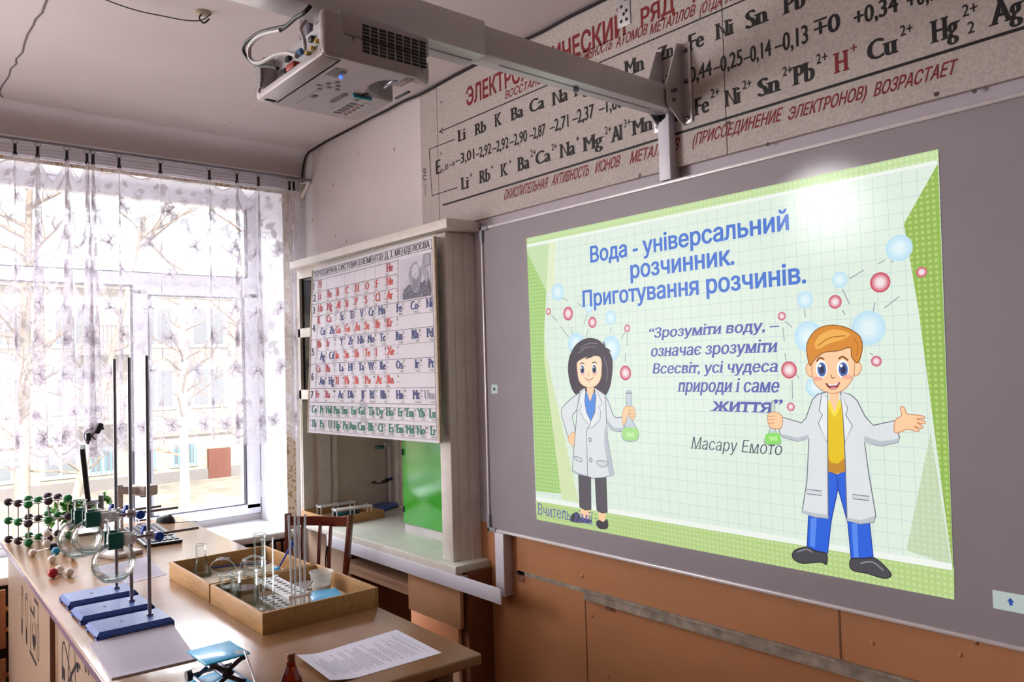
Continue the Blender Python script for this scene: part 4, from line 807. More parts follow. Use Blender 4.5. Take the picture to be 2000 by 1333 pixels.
m = MB(); m.box(x1-.001, x1+.0006, -1.018, -1.0165, z0+.01, z1-.01); m.box(-1.76, -1.62, -1.1725, -1.171, z0-.0004, z0+.002); m.box(x1-.001, x1+.001, -1.19, -1.186, 2.262, 2.272); m.build('seam', mat('case seam', '#7d7678', .6), pr, world=True)
m = MB(); m.M = Matrix.Translation((-1.545, -1.025, z0+.024)) @ Matrix.Rotation(radians(35), 4, 'X'); m.rbox(-.028, .028, -.024, .024, -.005, .005, .003); m.build('lens', mat('coated lens', '#7d8496', .06, spec=.9), pr, world=True)
m = MB(); m.box(-1.62, -1.485, -1.09, -.985, z0+.048, z0+.0515); m.build('lens_recess', mat('pale recess', '#b9b2b8', .6), pr, world=True)
m = MB(); m.rbox(-1.655, -1.60, -1.072, -1.064, z0-.004, z0, .001); m.build('focus_slot', MT['black'], pr, world=True)
m = MB(); m.rbox(-1.625, -1.618, -1.095, -1.045, z0-.008, z0, .002); m.build('focus_lever', mat('turquoise lever', '#2f97ad', .4), pr, world=True)
m = MB(); fb = lambda x, y: (-1.63-x, -1.115+y, z0-.0012)
letter(m, 'EPSON', fb, 0, 0, .014, .075, mi=0, bold=.03)
for i in range(5): m.cur = 0; m.box(-1.50-.052, -1.50, -1.20+.006*i, -1.198+.006*i, z0-.001, z0)
for i in range(4): m.box(-1.52, -1.45-.01, -1.03-.006*i, -1.0285-.006*i, z0-.001, z0)
m.cur = 1
for (dx, dy) in ((0, 0), (.02, .012), (.02, -.012), (.04, 0), (.04, .024), (.06, .012), (.02, .034)): m.cyl((-1.64+dx, -1.17+dy, z0), (-1.64+dx, -1.17+dy, z0-.002), .006, 12)
m.cur = 0; m.rbox(-1.70, -1.68, -1.165, -1.153, z0-.0012, z0, .0005)
m.cur = 2; m.cyl((-1.52, -1.175, z0), (-1.52, -1.175, z0-.0015), .007, 14)
m.cur = 3; m.box(-1.775, -1.665, -1.075, -1.02, z0-.0005, z0)
m.cur = 0
for i in range(5): m.box(-1.77+.02*i, -1.757+.02*i, -1.07, -1.05, z0-.001, z0); m.box(-1.77+.02*i, -1.757+.02*i, -1.04, -1.033, z0-.001, z0)
m.cur = 4
for i in range(4): m.box(-1.765+.024*i, -1.75+.024*i, -1.047, -1.043, z0-.001, z0)
m.build('case_print', [mat('dark print', '#4a4548', .5), mat('grey buttons', '#8a8387', .45), mat('power ring', '#3d4a5a', .4), mat('pale sticker', '#b5afb2', .5), mat('red print', '#b0564a', .5)], pr, world=True)
m = MB(); m.sphere((-1.545, -1.165, z0), .004, 8); m.sphere((-1.537, -1.172, z0), .003, 8); m.build('status_light', mat('blue status light', '#3050ff', .4, emis='#3355ff', es=2.5), pr, world=True)
m = MB(); m.rbox(-1.60, -1.54, -.955-.04, -.955-.033, z0+.0, z0+.004, .001); m.build('foot_pad', MT['black'], pr, world=True)
m = MB(); m.rbox(-1.61, -1.51, -1.20, -1.06, z1+.016, 2.3485, .004); m.build('mount_plate', MT['zinc'], pr, world=True)
m = MB(); m.cyl((-1.55, -1.14, 2.33), (-1.55, -1.14, 2.35), .03, 16); m.cyl((-1.66, -1.19, z1), (-1.66, -1.19, 2.42), .016, 14); m.rbox(-1.645, -1.615, -1.16, -1.13, z1, 2.44, .002); m.build('mount_post', MT['darksteel'], pr, world=True)

# ------------------------------------------------------------------ fume cupboard niche
fc = thing('fume_cupboard', 'off white painted wooden fume cupboard niche left of the whiteboard', 'fume cupboard', (-3.4, -.1, 0))
OW = MT['offwhite']; XL, XR, YB, WZ = -4.10, -2.667, .46, .775
m = MB(); m.rbox(XL-.03, -2.60, -.135, YB, WZ-.032, WZ, .004); m.build('worktop', mat('worn grey green worktop', '#d2d5c8', .3, var=.06, vs_=6), fc, world=True)
m = MB(); m.rbox(XL-.02, -2.60, -.139, -.134, WZ-.034, WZ-.002, .002); m.build('worktop_edge', OW, fc, world=True)
m = MB(); m.rbox(-2.745, XR, -.10, -.06, WZ, 2.142, .005); m.box(-2.735, XR+.002, -.062, YF+.0, WZ, 2.142); m.box(-2.70, XR+.014, YF-.045, YF, WZ, 2.142); m.build('right_upright', OW, fc, world=True)
m = MB(); m.box(-2.745, -2.70, YF+.001, YB, WZ, 2.1); m.box(XL-.02, XL, -.09, YB+.02, WZ, 2.142); m.box(XL-.02, -2.70, YB, YB+.02, WZ, 2.142); m.box(XL-.02, -2.70, -.05, YB+.02, 2.10, 2.142)
m.build('lining', mat('beige lining board', '#dccfbe', .7, var=.05, vs_=10), fc, world=True)
m = MB()
for y0, y1, d in ((-.088, -.03, .012), (.0, .075, .014), (.09, .115, .02)): m.box(XL, XL+d, y0, y1, WZ, 2.1)
for x0, x1 in ((XL+.002, XL+.045), (XL+.09, XL+.13)): m.box(x0, x1, YB-.014, YB, WZ, 2.1)
m.build('batten', OW, fc, world=True)
m = MB(); m.rbox(XL-.005, -2.60, -.14, YF, 2.145, 2.185, .004); m.build('top_board', OW, fc, world=True)
m = MB(); m.box(XL, -2.74, -.098, -.062, 2.09, 2.144); m.rbox(XL, -2.74, -.10, -.066, 1.765, 1.815, .003); m.rbox(XL, -2.74, -.10, -.066, 1.425, 1.478, .003); m.box(XL, XL+.03, -.10, -.066, 1.425, 2.09); m.box(-3.45, -3.41, -.099, -.067, 1.478, 2.09); m.build('sash_frame', OW, fc, world=True)
m = MB(); m.box(XL+.02, -2.745, -.086, -.082, 1.44, 2.10); m.build('sash_glass', glass('old sash glass', '#7a7a78', '#5d5d5c', gloss=.9, blend=.4), fc, world=True)
m = MB(); m.box(XL, -3.635, -.06, -.045, 0, .743); m.build('lower_panel', mat('pale pink board', '#c9ab93', .6, var=.04), fc, world=True)
LG = mat('brown varnished leg', '#7d4c30', .5, var=.1)
m = MB(); m.box(-3.67, -3.635, -.045, .3, 0, .743); m.build('leg', LG, fc, world=True)
m = MB(); m.box(-2.625, -2.585, -.09, YF, 0, .743); m.build('leg', LG, fc, world=True)
m = MB(); m.box(-2.645, -2.625, -.10, -.06, 0, .53); m.build('front_batten', LG, fc, world=True)
m = MB(); m.rbox(-3.635, -2.645, -.10, .25, .592, .618, .003); m.box(-3.635, -2.645, -.10, -.088, .57, .592); m.build('shelf', mat('worn shelf board', '#b08a70', .55, var=.08), fc, world=True)
m = MB(); m.rbox(-2.985, -2.597, -.122, -.105, .522, .742, .002); m.build('apron_panel', mat('orange painted apron', '#c0906b', .5, var=.04, bump=.12), fc, world=True)
# ------------------------------------------------------------------ wall poster with the elements
PT, PB = Vector((-3.808, -.146, 2.108)), Vector((-3.812, -.187, 1.262)); PTR, PBR = Vector((-2.684, -.146, 2.122)), Vector((-2.678, -.146, 1.266))
po = thing('periodic_table_poster', 'faded white periodic table poster hung on the fume cupboard sash', 'poster', (-3.24, -.15, 1.26))
def pfn(d):
    def g(u, v):
        p = PT.lerp(PTR, u).lerp(PB.lerp(PBR, u), v); return (p.x, p.y-d-.006*sin(pi*u)*sin(pi*v), p.z)
    return g
m = MB(); N_ = 12
g0, g1 = pfn(0), pfn(-.008)
vs_ = [g0(i/N_, j/N_) for j in range(N_+1) for i in range(N_+1)]; k = len(vs_); vs_ += [g1(i/N_, j/N_) for j in range(N_+1) for i in range(N_+1)]
id_ = lambda i, j, o=0: o+j*(N_+1)+i
fs = [(id_(i, j), id_(i+1, j), id_(i+1, j+1), id_(i, j+1)) for j in range(N_) for i in range(N_)]+[(id_(i, j, k), id_(i, j+1, k), id_(i+1, j+1, k), id_(i+1, j, k)) for j in range(N_) for i in range(N_)]
for i in range(N_):
    for a_, b_ in (((i, 0), (i+1, 0)), ((i, N_), (i+1, N_)), ((0, i), (0, i+1)), ((N_, i), (N_, i+1))): fs.append((id_(*a_), id_(*b_), id_(*b_, k), id_(*a_, k)))
m.add(vs_, fs, True); m.build('sheet', mat('faded poster paper', '#e0dbe1', .45, var=.03, vs_=5), po, world=True)
EDG = mat('yellowed edging', '#b5a184', .6, var=.15, vs_=40); e0, e1 = pfn(.0015), pfn(-.01)
for uu in ((-.006, .004), (.994, 1.004)):
    m = MB()
    for j in range(N_):
        q = [e0(uu[0], j/N_), e0(uu[1], j/N_), e0(uu[1], (j+1)/N_), e0(uu[0], (j+1)/N_)]; r_ = [e1(uu[0], j/N_), e1(uu[1], j/N_), e1(uu[1], (j+1)/N_), e1(uu[0], (j+1)/N_)]
        m.add(q+r_, [(0, 1, 2, 3), (4, 7, 6, 5), (0, 3, 7, 4), (1, 5, 6, 2)])
    m.build('edging', EDG, po, world=True)
T = MB(); pf = pfn(.0014); ASP = .852/1.127
px_ = lambda u, v: pf(u, v)
def ptx(txt, u, v, h, u1=None, mi=0, right=False, sq=.62, **kw):
    "h = capital height as a share of the poster height; baseline at v"
    f_ = lambda x, y: pf(x, v-y)
    letter(T, txt, f_, u, 0, h, u1, mi=mi, right=right, squeeze=sq*ASP, res=2, **kw)
def pln(p, q, w=.0022, mi=0):
    (u0, v0), (u1, v1) = p, q
    if abs(u0-u1) < 1e-6: a_ = [(u0-w/2*ASP, v0), (u0+w/2*ASP, v0), (u0+w/2*ASP, v1), (u0-w/2*ASP, v1)]; T.cur = mi; n_ = 6; [T.add([pf(u0-w/2*ASP, v0+(v1-v0)*i/n_), pf(u0+w/2*ASP, v0+(v1-v0)*i/n_), pf(u0+w/2*ASP, v0+(v1-v0)*(i+1)/n_), pf(u0-w/2*ASP, v0+(v1-v0)*(i+1)/n_)], [(0, 1, 2, 3)]) for i in range(n_)]
    else: T.cur = mi; n_ = 10; [T.add([pf(u0+(u1-u0)*i/n_, v0-w/2), pf(u0+(u1-u0)*(i+1)/n_, v0-w/2), pf(u0+(u1-u0)*(i+1)/n_, v0+w/2), pf(u0+(u1-u0)*i/n_, v0+w/2)], [(0, 1, 2, 3)]) for i in range(n_)]
C_ = [0.0129, 0.0624, 0.1534, 0.2409, 0.3228, 0.4085, 0.493, 0.5764, 0.6605, 0.7525]; C_ = [max(.012, c) for c in C_]
E_ = [0.6644, 0.7804, 0.8901, 0.9955]; E_[3] = .985
ptx('ПЕРІОДИЧНА СИСТЕМА ЕЛЕМЕНТІВ Д. І. МЕНДЕЛЄЄВА', .012, .048, .03, .975, serif=True, bold=0, contrast=.02)
for p, q in (((.008, .012), (.985, .012)), ((.008, .056), (.985, .056)), ((.008, .012), (.008, .82)), ((.985, .012), (.985, .98))): pln(p, q)
RV = [.075, .145, .218, .293, .436, .585, .733, .815]
RS = [.075, .145, .218, .293, .365, .436, .511, .585, .659, .733, .815]
for i, v in enumerate(RV): pln((.008, v), (C_[9] if i in (0, 1, 2) else .985, v))
for v in (.365, .511, .659): pln((C_[1], v), (.985, v), .0012)
pln((C_[1], .06), (C_[1], .815))
for c in C_[2:9]: pln((c, .058), (c, .815), .0012)
pln((C_[9], .06), (C_[9], .293))
for e in E_[1:3]:
    for a_, b_ in ((.293, .365), (.436, .511), (.585, .659), (.733, .815)): pln((e, a_), (e, b_), .0012)
for i, r_ in enumerate(('I', 'II', 'III', 'IV', 'V', 'VI', 'VII')): ptx(r_, (C_[i+1]+C_[i+2])/2-.008, .072, .009)
ptx('ПЕРІОДИ', .010, .072, .007, C_[1]-.002)
for i, (v, n_) in enumerate(((.128, '1'), (.2, '2'), (.275, '3'), (.385, '4'), (.53, '5'), (.68, '6'), (.79, '7'))): ptx(n_, C_[0]+.004, v, .042, sq=1.2, bold=.025)
R1, R2, BL_, GR = 1, 2, 3, 4
NM = 'ГІДРОГЕН ГЕЛІЙ ЛІТІЙ БЕРИЛІЙ БОР КАРБОН НІТРОГЕН ОКСИГЕН ФЛУОР НЕОН НАТРІЙ МАГНІЙ АЛЮМІНІЙ СИЛІЦІЙ ФОСФОР СУЛЬФУР ХЛОР АРГОН КАЛІЙ КАЛЬЦІЙ СКАНДІЙ ТИТАН ВАНАДІЙ ХРОМ МАНГАН ФЕРУМ КОБАЛЬТ НІКОЛ КУПРУМ ЦИНК ГАЛІЙ ГЕРМАНІЙ АРСЕН СЕЛЕН БРОМ КРИПТОН РУБІДІЙ СТРОНЦІЙ ІТРІЙ ЦИРКОНІЙ НІОБІЙ МОЛІБДЕН ТЕХНЕЦІЙ РУТЕНІЙ РОДІЙ ПАЛАДІЙ АРГЕНТУМ КАДМІЙ ІНДІЙ СТАНУМ СТИБІЙ ТЕЛУР ЙОД КСЕНОН ЦЕЗІЙ БАРІЙ ЛАНТАН ЦЕРІЙ ПРАЗЕОДИМ НЕОДИМ ПРОМЕТІЙ САМАРІЙ ЄВРОПІЙ ГАДОЛІНІЙ ТЕРБІЙ ДИСПРОЗІЙ ГОЛЬМІЙ ЕРБІЙ ТУЛІЙ ІТЕРБІЙ ЛЮТЕЦІЙ ГАФНІЙ ТАНТАЛ ВОЛЬФРАМ РЕНІЙ ОСМІЙ ІРИДІЙ ПЛАТИНА АУРУМ МЕРКУРІЙ ТАЛІЙ ПЛЮМБУМ БІСМУТ ПОЛОНІЙ АСТАТ РАДОН ФРАНЦІЙ РАДІЙ АКТИНІЙ ТОРІЙ ПРОТАКТИНІЙ УРАН НЕПТУНІЙ ПЛУТОНІЙ АМЕРИЦІЙ КЮРІЙ БЕРКЛІЙ КАЛІФОРНІЙ ЕЙНШТЕЙНІЙ ФЕРМІЙ МЕНДЕЛЕВІЙ НОБЕЛІЙ ЛОУРЕНСІЙ ДУБНІЙ ДЖОЛІОТІЙ РЕЗЕРФОРДІЙ БОРІЙ ГАНІЙ МАЙТНЕРІЙ УНУНІЛІЙ'.split()
SY = dict(serif=True, bold=.004, contrast=.045)
def cell(sym, z, u0, u1, v0, v1, mi, lft):
    hh = v1-v0; s_ = .044
    if lft:
        ptx(sym, u0+.004, v0+hh*.68, s_, mi=mi, sq=.8, **SY); ptx(str(z), u1-.002, v0+hh*.27, .0135, right=True, sq=.75); ptx(NM[z-1], u0+.003, v1-.006, .0085, sq=.6)
        ptx('%.3f' % (z*2.3), u1-.002, v0+hh*.62, .0065, right=True, sq=.6)
    else:
        ptx(sym, u1-.003, v0+hh*.68, s_, mi=mi, sq=.8, right=True, **SY); ptx(str(z), u0+.002, v0+hh*.27, .0135, sq=.75); ptx(NM[z-1], u1-.003, v1-.006, .0085, right=True, sq=.6)
        ptx('%.3f' % (z*2.4), u0+.002, v0+hh*.55, .0065, sq=.6)
ROWS = [(0, [('H', 1, 1, R1, 1), ('He', 2, 8, R1, 1)]), (1, [(s_, 3+i, i+1, R1 if i < 2 else R2, 1) for i, s_ in enumerate('Li Be B C N O F Ne'.split())]), (2, [(s_, 11+i, i+1, R1 if i < 2 else R2, 1) for i, s_ in enumerate('Na Mg Al Si P S Cl Ar'.split())]),
 (3, [('K', 19, 1, R1, 1), ('Ca', 20, 2, R1, 1)]+[(s_, 21+i, 3+i, BL_, 0) for i, s_ in enumerate('Sc Ti V Cr Mn Fe Co Ni'.split())]), (4, [('Cu', 29, 1, BL_, 0), ('Zn', 30, 2, BL_, 0)]+[(s_, 31+i, 3+i, R2, 1) for i, s_ in enumerate('Ga Ge As Se Br Kr'.split())]),
 (5, [('Rb', 37, 1, R1, 1), ('Sr', 38, 2, R1, 1)]+[(s_, 39+i, 3+i, BL_, 0) for i, s_ in enumerate('Y Zr Nb Mo Tc Ru Rh Pd'.split())]), (6, [('Ag', 47, 1, BL_, 0), ('Cd', 48, 2, BL_, 0)]+[(s_, 49+i, 3+i, R2, 1) for i, s_ in enumerate('In Sn Sb Te I Xe'.split())]),
 (7, [('Cs', 55, 1, R1, 1), ('Ba', 56, 2, R1, 1), ('La', 57, 3, BL_, 0)]+[(s_, 72+i, 4+i, BL_, 0) for i, s_ in enumerate('Hf Ta W Re Os Ir Pt'.split())]), (8, [('Au', 79, 1, BL_, 0), ('Hg', 80, 2, BL_, 0)]+[(s_, 81+i, 3+i, R2, 1) for i, s_ in enumerate('Tl Pb Bi Po At Rn'.split())]),
 (9, [('Fr', 87, 1, R1, 1), ('Ra', 88, 2, R1, 1), ('Ac', 89, 3, BL_, 0)]+[(s_, 104+i, 4+i, BL_, 0) for i, s_ in enumerate('Db Jl Rf Bh Hn Mt'.split())]+[('Uun', 110, 10, 5, 0)])]
for ri, lst in ROWS:
    for sym, z, col, mi, lft in lst:
        if col <= 7: u0, u1 = C_[col], C_[col+1]
        elif lft: u0, u1 = C_[8], C_[9]
        else: u0, u1 = E_[col-8], E_[col-7]
        cell(sym, z, u0, u1, RS[ri], RS[ri+1], mi, lft)
def series(v0, v1, title, z0, syms):
    ptx(title, .45, v0-.004, .011, sq=.7); 
    for v in (v0, v1): pln((.008, v), (.985, v), .0014)
    for i, s_ in enumerate(syms.split()):
        u0, u1 = .012+.973*i/14, .012+.973*(i+1)/14; cell(s_, z0+i, u0, u1, v0, v1, GR, 0)
        if i: pln((u0, v0), (u0, v1), .0012)
series(.835, .9, '* ЛАНТАНОЇДИ', 58, 'Ce Pr Nd Pm Sm Eu Gd Tb Dy Ho Er Tm Yb Lu'); series(.92, .985, '** АКТИНОЇДИ', 90, 'Th Pa U Np Pu Am Cm Bk Cf Es Fm Md No Lr')
T.build('printing', [mat('black printing ink', '#34323e', .5), mat('red printing ink', '#b23740', .5), mat('orange red printing ink', '#cf4436', .5), mat('blue printing ink', '#33407c', .5), mat('green printing ink', '#1a7a5e', .5), mat('pale ink', '#a8a5b2', .5)], po, world=True, fix=False)
A_ = MB(); au0, av0 = C_[9]+.012, .075; aw, ah = .975-au0, .285-.075
d_ = [.0014]
def af(pts, mi): d_[0] += .0002; f_ = pfn(d_[0]); patch(A_, f_, [(au0+aw*x, av0+ah*y) for x, y in pts], mi)
af([(0, 0), (1, 0), (1, 1), (0, 1)], 0)
af([(.78, .0), (1, 0), (1, .3), (.78, .32)], 1); af([(.82, .04), (.97, .03), (.97, .26), (.82, .28)], 2)
af(spline([(.1, 1), (.12, .8), (.3, .66), (.5, .6), (.72, .66), (.9, .55), (.98, .7), (1, 1)], 4), 3)
af(spline([(.34, .62), (.3, .4), (.38, .2), (.52, .12), (.66, .18), (.72, .34), (.68, .6), (.58, .86), (.46, .84)], 4, True), 2)
af(spline([(.42, .42), (.44, .26), (.54, .2), (.62, .28), (.63, .46), (.56, .6), (.47, .56)], 4, True), 4)
af(spline([(.44, .5), (.54, .56), (.63, .5), (.62, .7), (.54, .86), (.45, .72)], 4, True), 1)
af(spline([(.62, .2), (.72, .14), (.84, .3), (.95, .55), (.86, .66), (.74, .42), (.64, .3)], 4, True), 2)
af(spline([(.6, .2), (.68, .12), (.76, .2), (.7, .3)], 4, True), 4)
rnd = random.Random(4)
for i in range(70):
    x, y = rnd.uniform(.12, .95), rnd.uniform(.66, .98); af([(x, y), (x+.05, y+rnd.uniform(-.03, .03)), (x+.05, y+.012), (x, y+.012)], rnd.choice((1, 2)))
for i in range(40):
    x, y = rnd.uniform(.32, .68), rnd.uniform(.16, .8); af([(x, y), (x+.012, y), (x+rnd.uniform(-.02, .03), y+.07)], rnd.choice((1, 3)))
A_.build('portrait_print', [mat('sketch paper', '#c9c5cf', .5), mat('sketch grey', '#8f8d9a', .5), mat('sketch mid', '#a7a5b0', .5), mat('sketch dark', '#6a6878', .5), mat('sketch pale', '#d3cfd6', .5)], po, world=True, fix=False, label='grey sketch of a bearded person leaning on one hand')
m = MB()
for x, z in ((-2.705, 2.12), (-2.705, 2.045), (-2.70, 1.90)): m.tube(spline([(x, -.10, z), (x, -.13, z), (x+.004, -.135, z-.012), (x+.002, -.122, z-.016)], 5), .0022, 6)
o = m.build('wire_hook', MT['darksteel'], fc, world=True)
# ------------------------------------------------------------------ things in the niche
gl_ = thing('green_locker', 'bright green doored locker inside the fume cupboard niche', 'locker', (-3.06, .1, WZ))
m = MB(); m.rbox(-3.36, -2.76, .115, .44, WZ, 1.40, .003); m.build('carcass', MT['white'], gl_, world=True)
m = MB(); m.rbox(-3.365, -2.765, .098, .114, WZ+.04, 1.40, .003); m.build('door', mat('glossy green laminate', '#45b234', .16, var=.03, spec=.6), gl_, world=True)
m = MB(); m.box(-3.362, -2.76, .104, .118, WZ, WZ+.038); m.build('plinth', MT['white'], gl_, world=True)
for z in (WZ+.11, 1.165): m = MB(); m.rbox(-3.371, -3.352, .092, .12, z-.014, z+.014, .002); m.build('hinge', MT['black'], gl_, world=True)

def make_tray(name, label, x0, x1, y0, y1, z, h, t=.009):
    r = thing(name, label, 'tray', ((x0+x1)/2, (y0+y1)/2, z), 0, 'plywood trays')
    m = MB(); m.box(x0+.002, x1-.002, y0+.002, y1-.002, z, z+.006); m.build('bottom', mat('pale tray board', '#c4b49a', .6), r, world=True)
    for a in ((x0, x1, y0, y0+t), (x0, x1, y1-t, y1), (x0, x0+t, y0+t, y1-t), (x1-t, x1, y0+t, y1-t)):
        s = MB(); s.rbox(*a, z, z+h, .0015); s.build('side', MT['tray'], r, world=True)
    return r
make_tray('wooden_tray', 'shallow wooden tray with two test tube racks inside the fume cupboard', -4.085, -3.745, -.105, .215, WZ, .042)
def test_rack(label, c, rz, L=.23, Wd=.05, H=.06, nx=10, ny=2, legs=3, base=False, group='white test tube racks'):
    t = thing('test_tube_rack', label, 'test tube rack', c, rz, group); P = MT['rackwhite']
    def plate(z, nm, th):
        bm = bmesh.new(); m = MB(); cx = L/nx; cy = Wd/ny; r = min(cx, cy)*.36
        for i in range(nx):
            for j in range(ny):
                X, Y = -L/2+cx*(i+.5), -Wd/2+cy*(j+.5); k = 12
                for (zz) in (z, z+th):
                    inn = [(X+r*cos(2*pi*q/k+pi/k), Y+r*sin(2*pi*q/k+pi/k), zz) for q in range(k)]
                    out = []
                    for q in range(k):
                        a = 2*pi*q/k+pi/k; s = 1/max(abs(cos(a))/(cx/2), abs(sin(a))/(cy/2)); out.append((X+s*cos(a), Y+s*sin(a), zz))
                    m.add(inn+out, [(q, (q+1) % k, k+(q+1) % k, k+q) for q in range(k)])
                lo = [(X+r*cos(2*pi*q/k+pi/k), Y+r*sin(2*pi*q/k+pi/k)) for q in range(k)]
                m.add([p+(z,) for p in lo]+[p+(z+th,) for p in lo], [(q, (q+1) % k, k+(q+1) % k, k+q) for q in range(k)])
        for a in ((-L/2, L/2, -Wd/2-.003, -Wd/2), (-L/2, L/2, Wd/2, Wd/2+.003), (-L/2-.003, -L/2, -Wd/2-.003, Wd/2+.003), (L/2, L/2+.003, -Wd/2-.003, Wd/2+.003)): m.box(*a, z-.004, z+th+.001)
        m.build(nm, P, t, fix=False); bm.free()
    plate(H-.005, 'top_plate', .003)
    if base: plate(.006, 'base_plate', .003)
    for i in range(legs):
        for s in (-1, 1):
            x = -L/2+L*i/(legs-1); m = MB(); m.cyl((x, s*(Wd/2+.001), 0), (x, s*(Wd/2+.001), H), .0032, 8); m.rbox(x-.005, x+.005, s*(Wd/2+.001)-.005, s*(Wd/2+.001)+.005, H-.008, H+.003, .001); m.build('leg', P, t)
    return t
test_rack('nearer white test tube rack in the cupboard tray', (-3.83, .068, WZ+.006), radians(86), .20, .05, .062)
test_rack('farther white test tube rack standing at the back of the cupboard tray', (-4.0, .06, WZ+.006), radians(88), .20, .05, .062)
t = thing('battery_box', 'small dark teal battery box lying between the cupboard racks', 'battery box', (-3.915, .085, WZ+.006))
m = MB(); m.rbox(-3.942, -3.888, .015, .145, WZ+.006, WZ+.034, .004); m.build('case', mat('dark teal plastic', '#14505c', .4, var=.2), t, world=True)
m = MB(); m.cyl((-3.915, -.002, WZ+.022), (-3.915, .016, WZ+.022), .013, 14); m.build('knob', MT['black'], t, world=True)
m = MB(); m.box(-3.93, -3.90, .04, .12, WZ+.034, WZ+.036); m.build('battery_strip', mat('copper strip', '#8a6a55', .4, metal=.4), t, world=True)

# ------------------------------------------------------------------ retort stands
def stand_parts(t, H_, base_m, knob=True):
    m = MB(); hw = .065; h = .022; ya, yb_ = -.145, .045
    m.add([(-hw, ya, h*.55), (hw, ya, h*.55), (hw, yb_, h*.55), (-hw, yb_, h*.55), (-hw+.008, ya+.008, h), (hw-.008, ya+.008, h), (hw-.008, yb_-.008, h), (-hw+.008, yb_-.008, h)], [(0, 3, 2, 1), (4, 5, 6, 7), (0, 1, 5, 4), (1, 2, 6, 5), (2, 3, 7, 6), (3, 0, 4, 7)])
    for sx in (-1, 1):
        a, b_ = sorted((sx*hw, sx*(hw-.008))); m.box(a, b_, ya+.03, yb_-.03, h*.3, h*.56)
        for y0, y1 in ((ya, ya+.03), (yb_-.03, yb_)): m.box(*sorted((sx*hw, sx*(hw-.024))), y0, y1, 0, h*.56)
    for y in (ya, yb_-.006): m.box(-hw, hw, y, y+.006, h*.36, h*.56)
    m.build('base', base_m, t)
    m = MB(); m.cyl((0, -.07, h), (0, -.07, h+.0008), .004, 10); m.build('base_hole', MT['black'], t)
    m = MB(); m.cyl((0, 0, .01), (0, 0, H_), .005, 12); m.cyl((0, 0, .018), (0, 0, .028), .009, 12); m.build('rod', MT['darksteel'], t)
def clamp_parts(t, z, yo):
    m = MB(); m.rbox(-.011, .011, -.012, .012, z-.011, z+.011, .003); m.rbox(.005, .020, .006, .022, z-.010, z+.006, .003); boss = m.build('clamp_boss', MT['zinc'], t)
    for q, r_ in (((.026, .020, z-.004, 'x'), .0125), ((-.018, -.008, z+.012, 'z'), .0115)):
        m = MB(); x, y, zz, ax = q
        if ax == 'x': m.cyl((x-.012, y, zz), (x, y, zz), .003, 8); m.M = Matrix.Translation((x, y, zz)) @ Matrix.Rotation(pi/2, 4, 'Y')
        else: m.cyl((x, y, zz-.014), (x, y, zz), .003, 8); m.M = Matrix.Translation((x, y, zz)) @ Matrix.Rotation(pi/2.6, 4, 'X')
        m.lathe([(0, -.004), (r_*.9, -.004), (r_, -.002), (r_, .003), (r_*.9, .005), (0, .005)], seg=18); m.build('knob', MT['blueknob'], boss)
    m = MB(); m.cyl((.009, -.07, z), (.009, .13, z), .0038, 10); m.build('clamp_rod', MT['steel'], t)
    for s in (-1, 1): m = MB(); m.bar((.006+s*.006, -.04, z), (s*.0235, yo+.020, z), .004, .03, b=.001); m.build('clamp_jaw', MT['zinc'], t)
    m = MB(); m.rbox(-.004, .018, -.062, -.034, z-.01, z+.01, .003); m.build('jaw_block', MT['zinc'], t)
    for s in (-1, 1): m = MB(); m.rbox(*sorted((s*.0185, s*.026)), yo-.0185, yo+.0185, z-.0215, z+.0215, .002); m.build('rubber_pad', MT['green'], t)
def ring_parts(t, z):
    m = MB(); m.rbox(-.011, .011, -.012, .012, z-.011, z+.011, .003); m.cyl((0, 0, z), (0, .04, z), .003, 8); m.tube([(0, -.01, z), (0, -.05, z)], .0045, 8)
    m.tube([(.04*sin(a), -.09+.04*cos(a), z) for a in [2*pi*.85*k/20 for k in range(21)]], .004, 8); rc = m.build('ring_clamp', MT['black'], t)
    m = MB(); m.sphere((0, .045, z), .011, 12); m.build('knob', MT['blueknob'], rc)
st = thing('retort_stand', 'blue based retort stand with a black ring in the fume cupboard', 'retort stand', (-4.03, .405, WZ), radians(28), 'retort stands')
stand_parts(st, .55, MT['blue']); ring_parts(st, .155)
m = MB(); m.rbox(-.012, .012, -.012, .012, .35, .372, .003); m.cyl((0, 0, .36), (0, -.05, .36), .004, 8); m.build('clamp_boss', MT['zinc'], st)
m = MB(); m.rbox(-.02, .02, -.10, -.05, .345, .365, .006); m.build('rubber_pad', MT['green'], st)

# ------------------------------------------------------------------ demonstration table
TZ = .9; TR_ = radians(-1.52)
tb = thing('demonstration_table', 'long beige laminate demonstration table running to the window', 'table', (-2.735, -1.185, 0), TR_)
lam = mat('glossy beige laminate', '#96704f', .2, var=.09, vs_=5, bump=.05, bs=140, spec=.48, coat=.1)
m = MB(); m.rbox(-1.235, 1.235, -.36, .36, TZ-.026, TZ, .005, 3); m.build('top', lam, tb)
m = MB(); m.box(-1.236, 1.236, -.3615, -.3595, TZ-.020, TZ-.004); m.build('edge_band', mat('chipped edge band', '#6d4f63', .4, var=.25, vs_=40), tb)
pan = mat('pale brown panel board', '#8f755f', .55, var=.04)
pA, pB, pC, pD = [p[0] for p in [(-0.8814, 0.6629), (-0.1194, 0.7873), (0.033, 0.7938), (0.6558, 0.7702)]]
m = MB(); m.box(-1.215, pB, -.335, -.318, .06, TZ-.026); m.build('front_panel', pan, tb)
m = MB(); m.box(pC, 1.1, -.335, -.318, .06, TZ-.026); m.build('front_panel', pan, tb)
br_ = mat('brown table leg', '#7a5638', .5, var=.1)
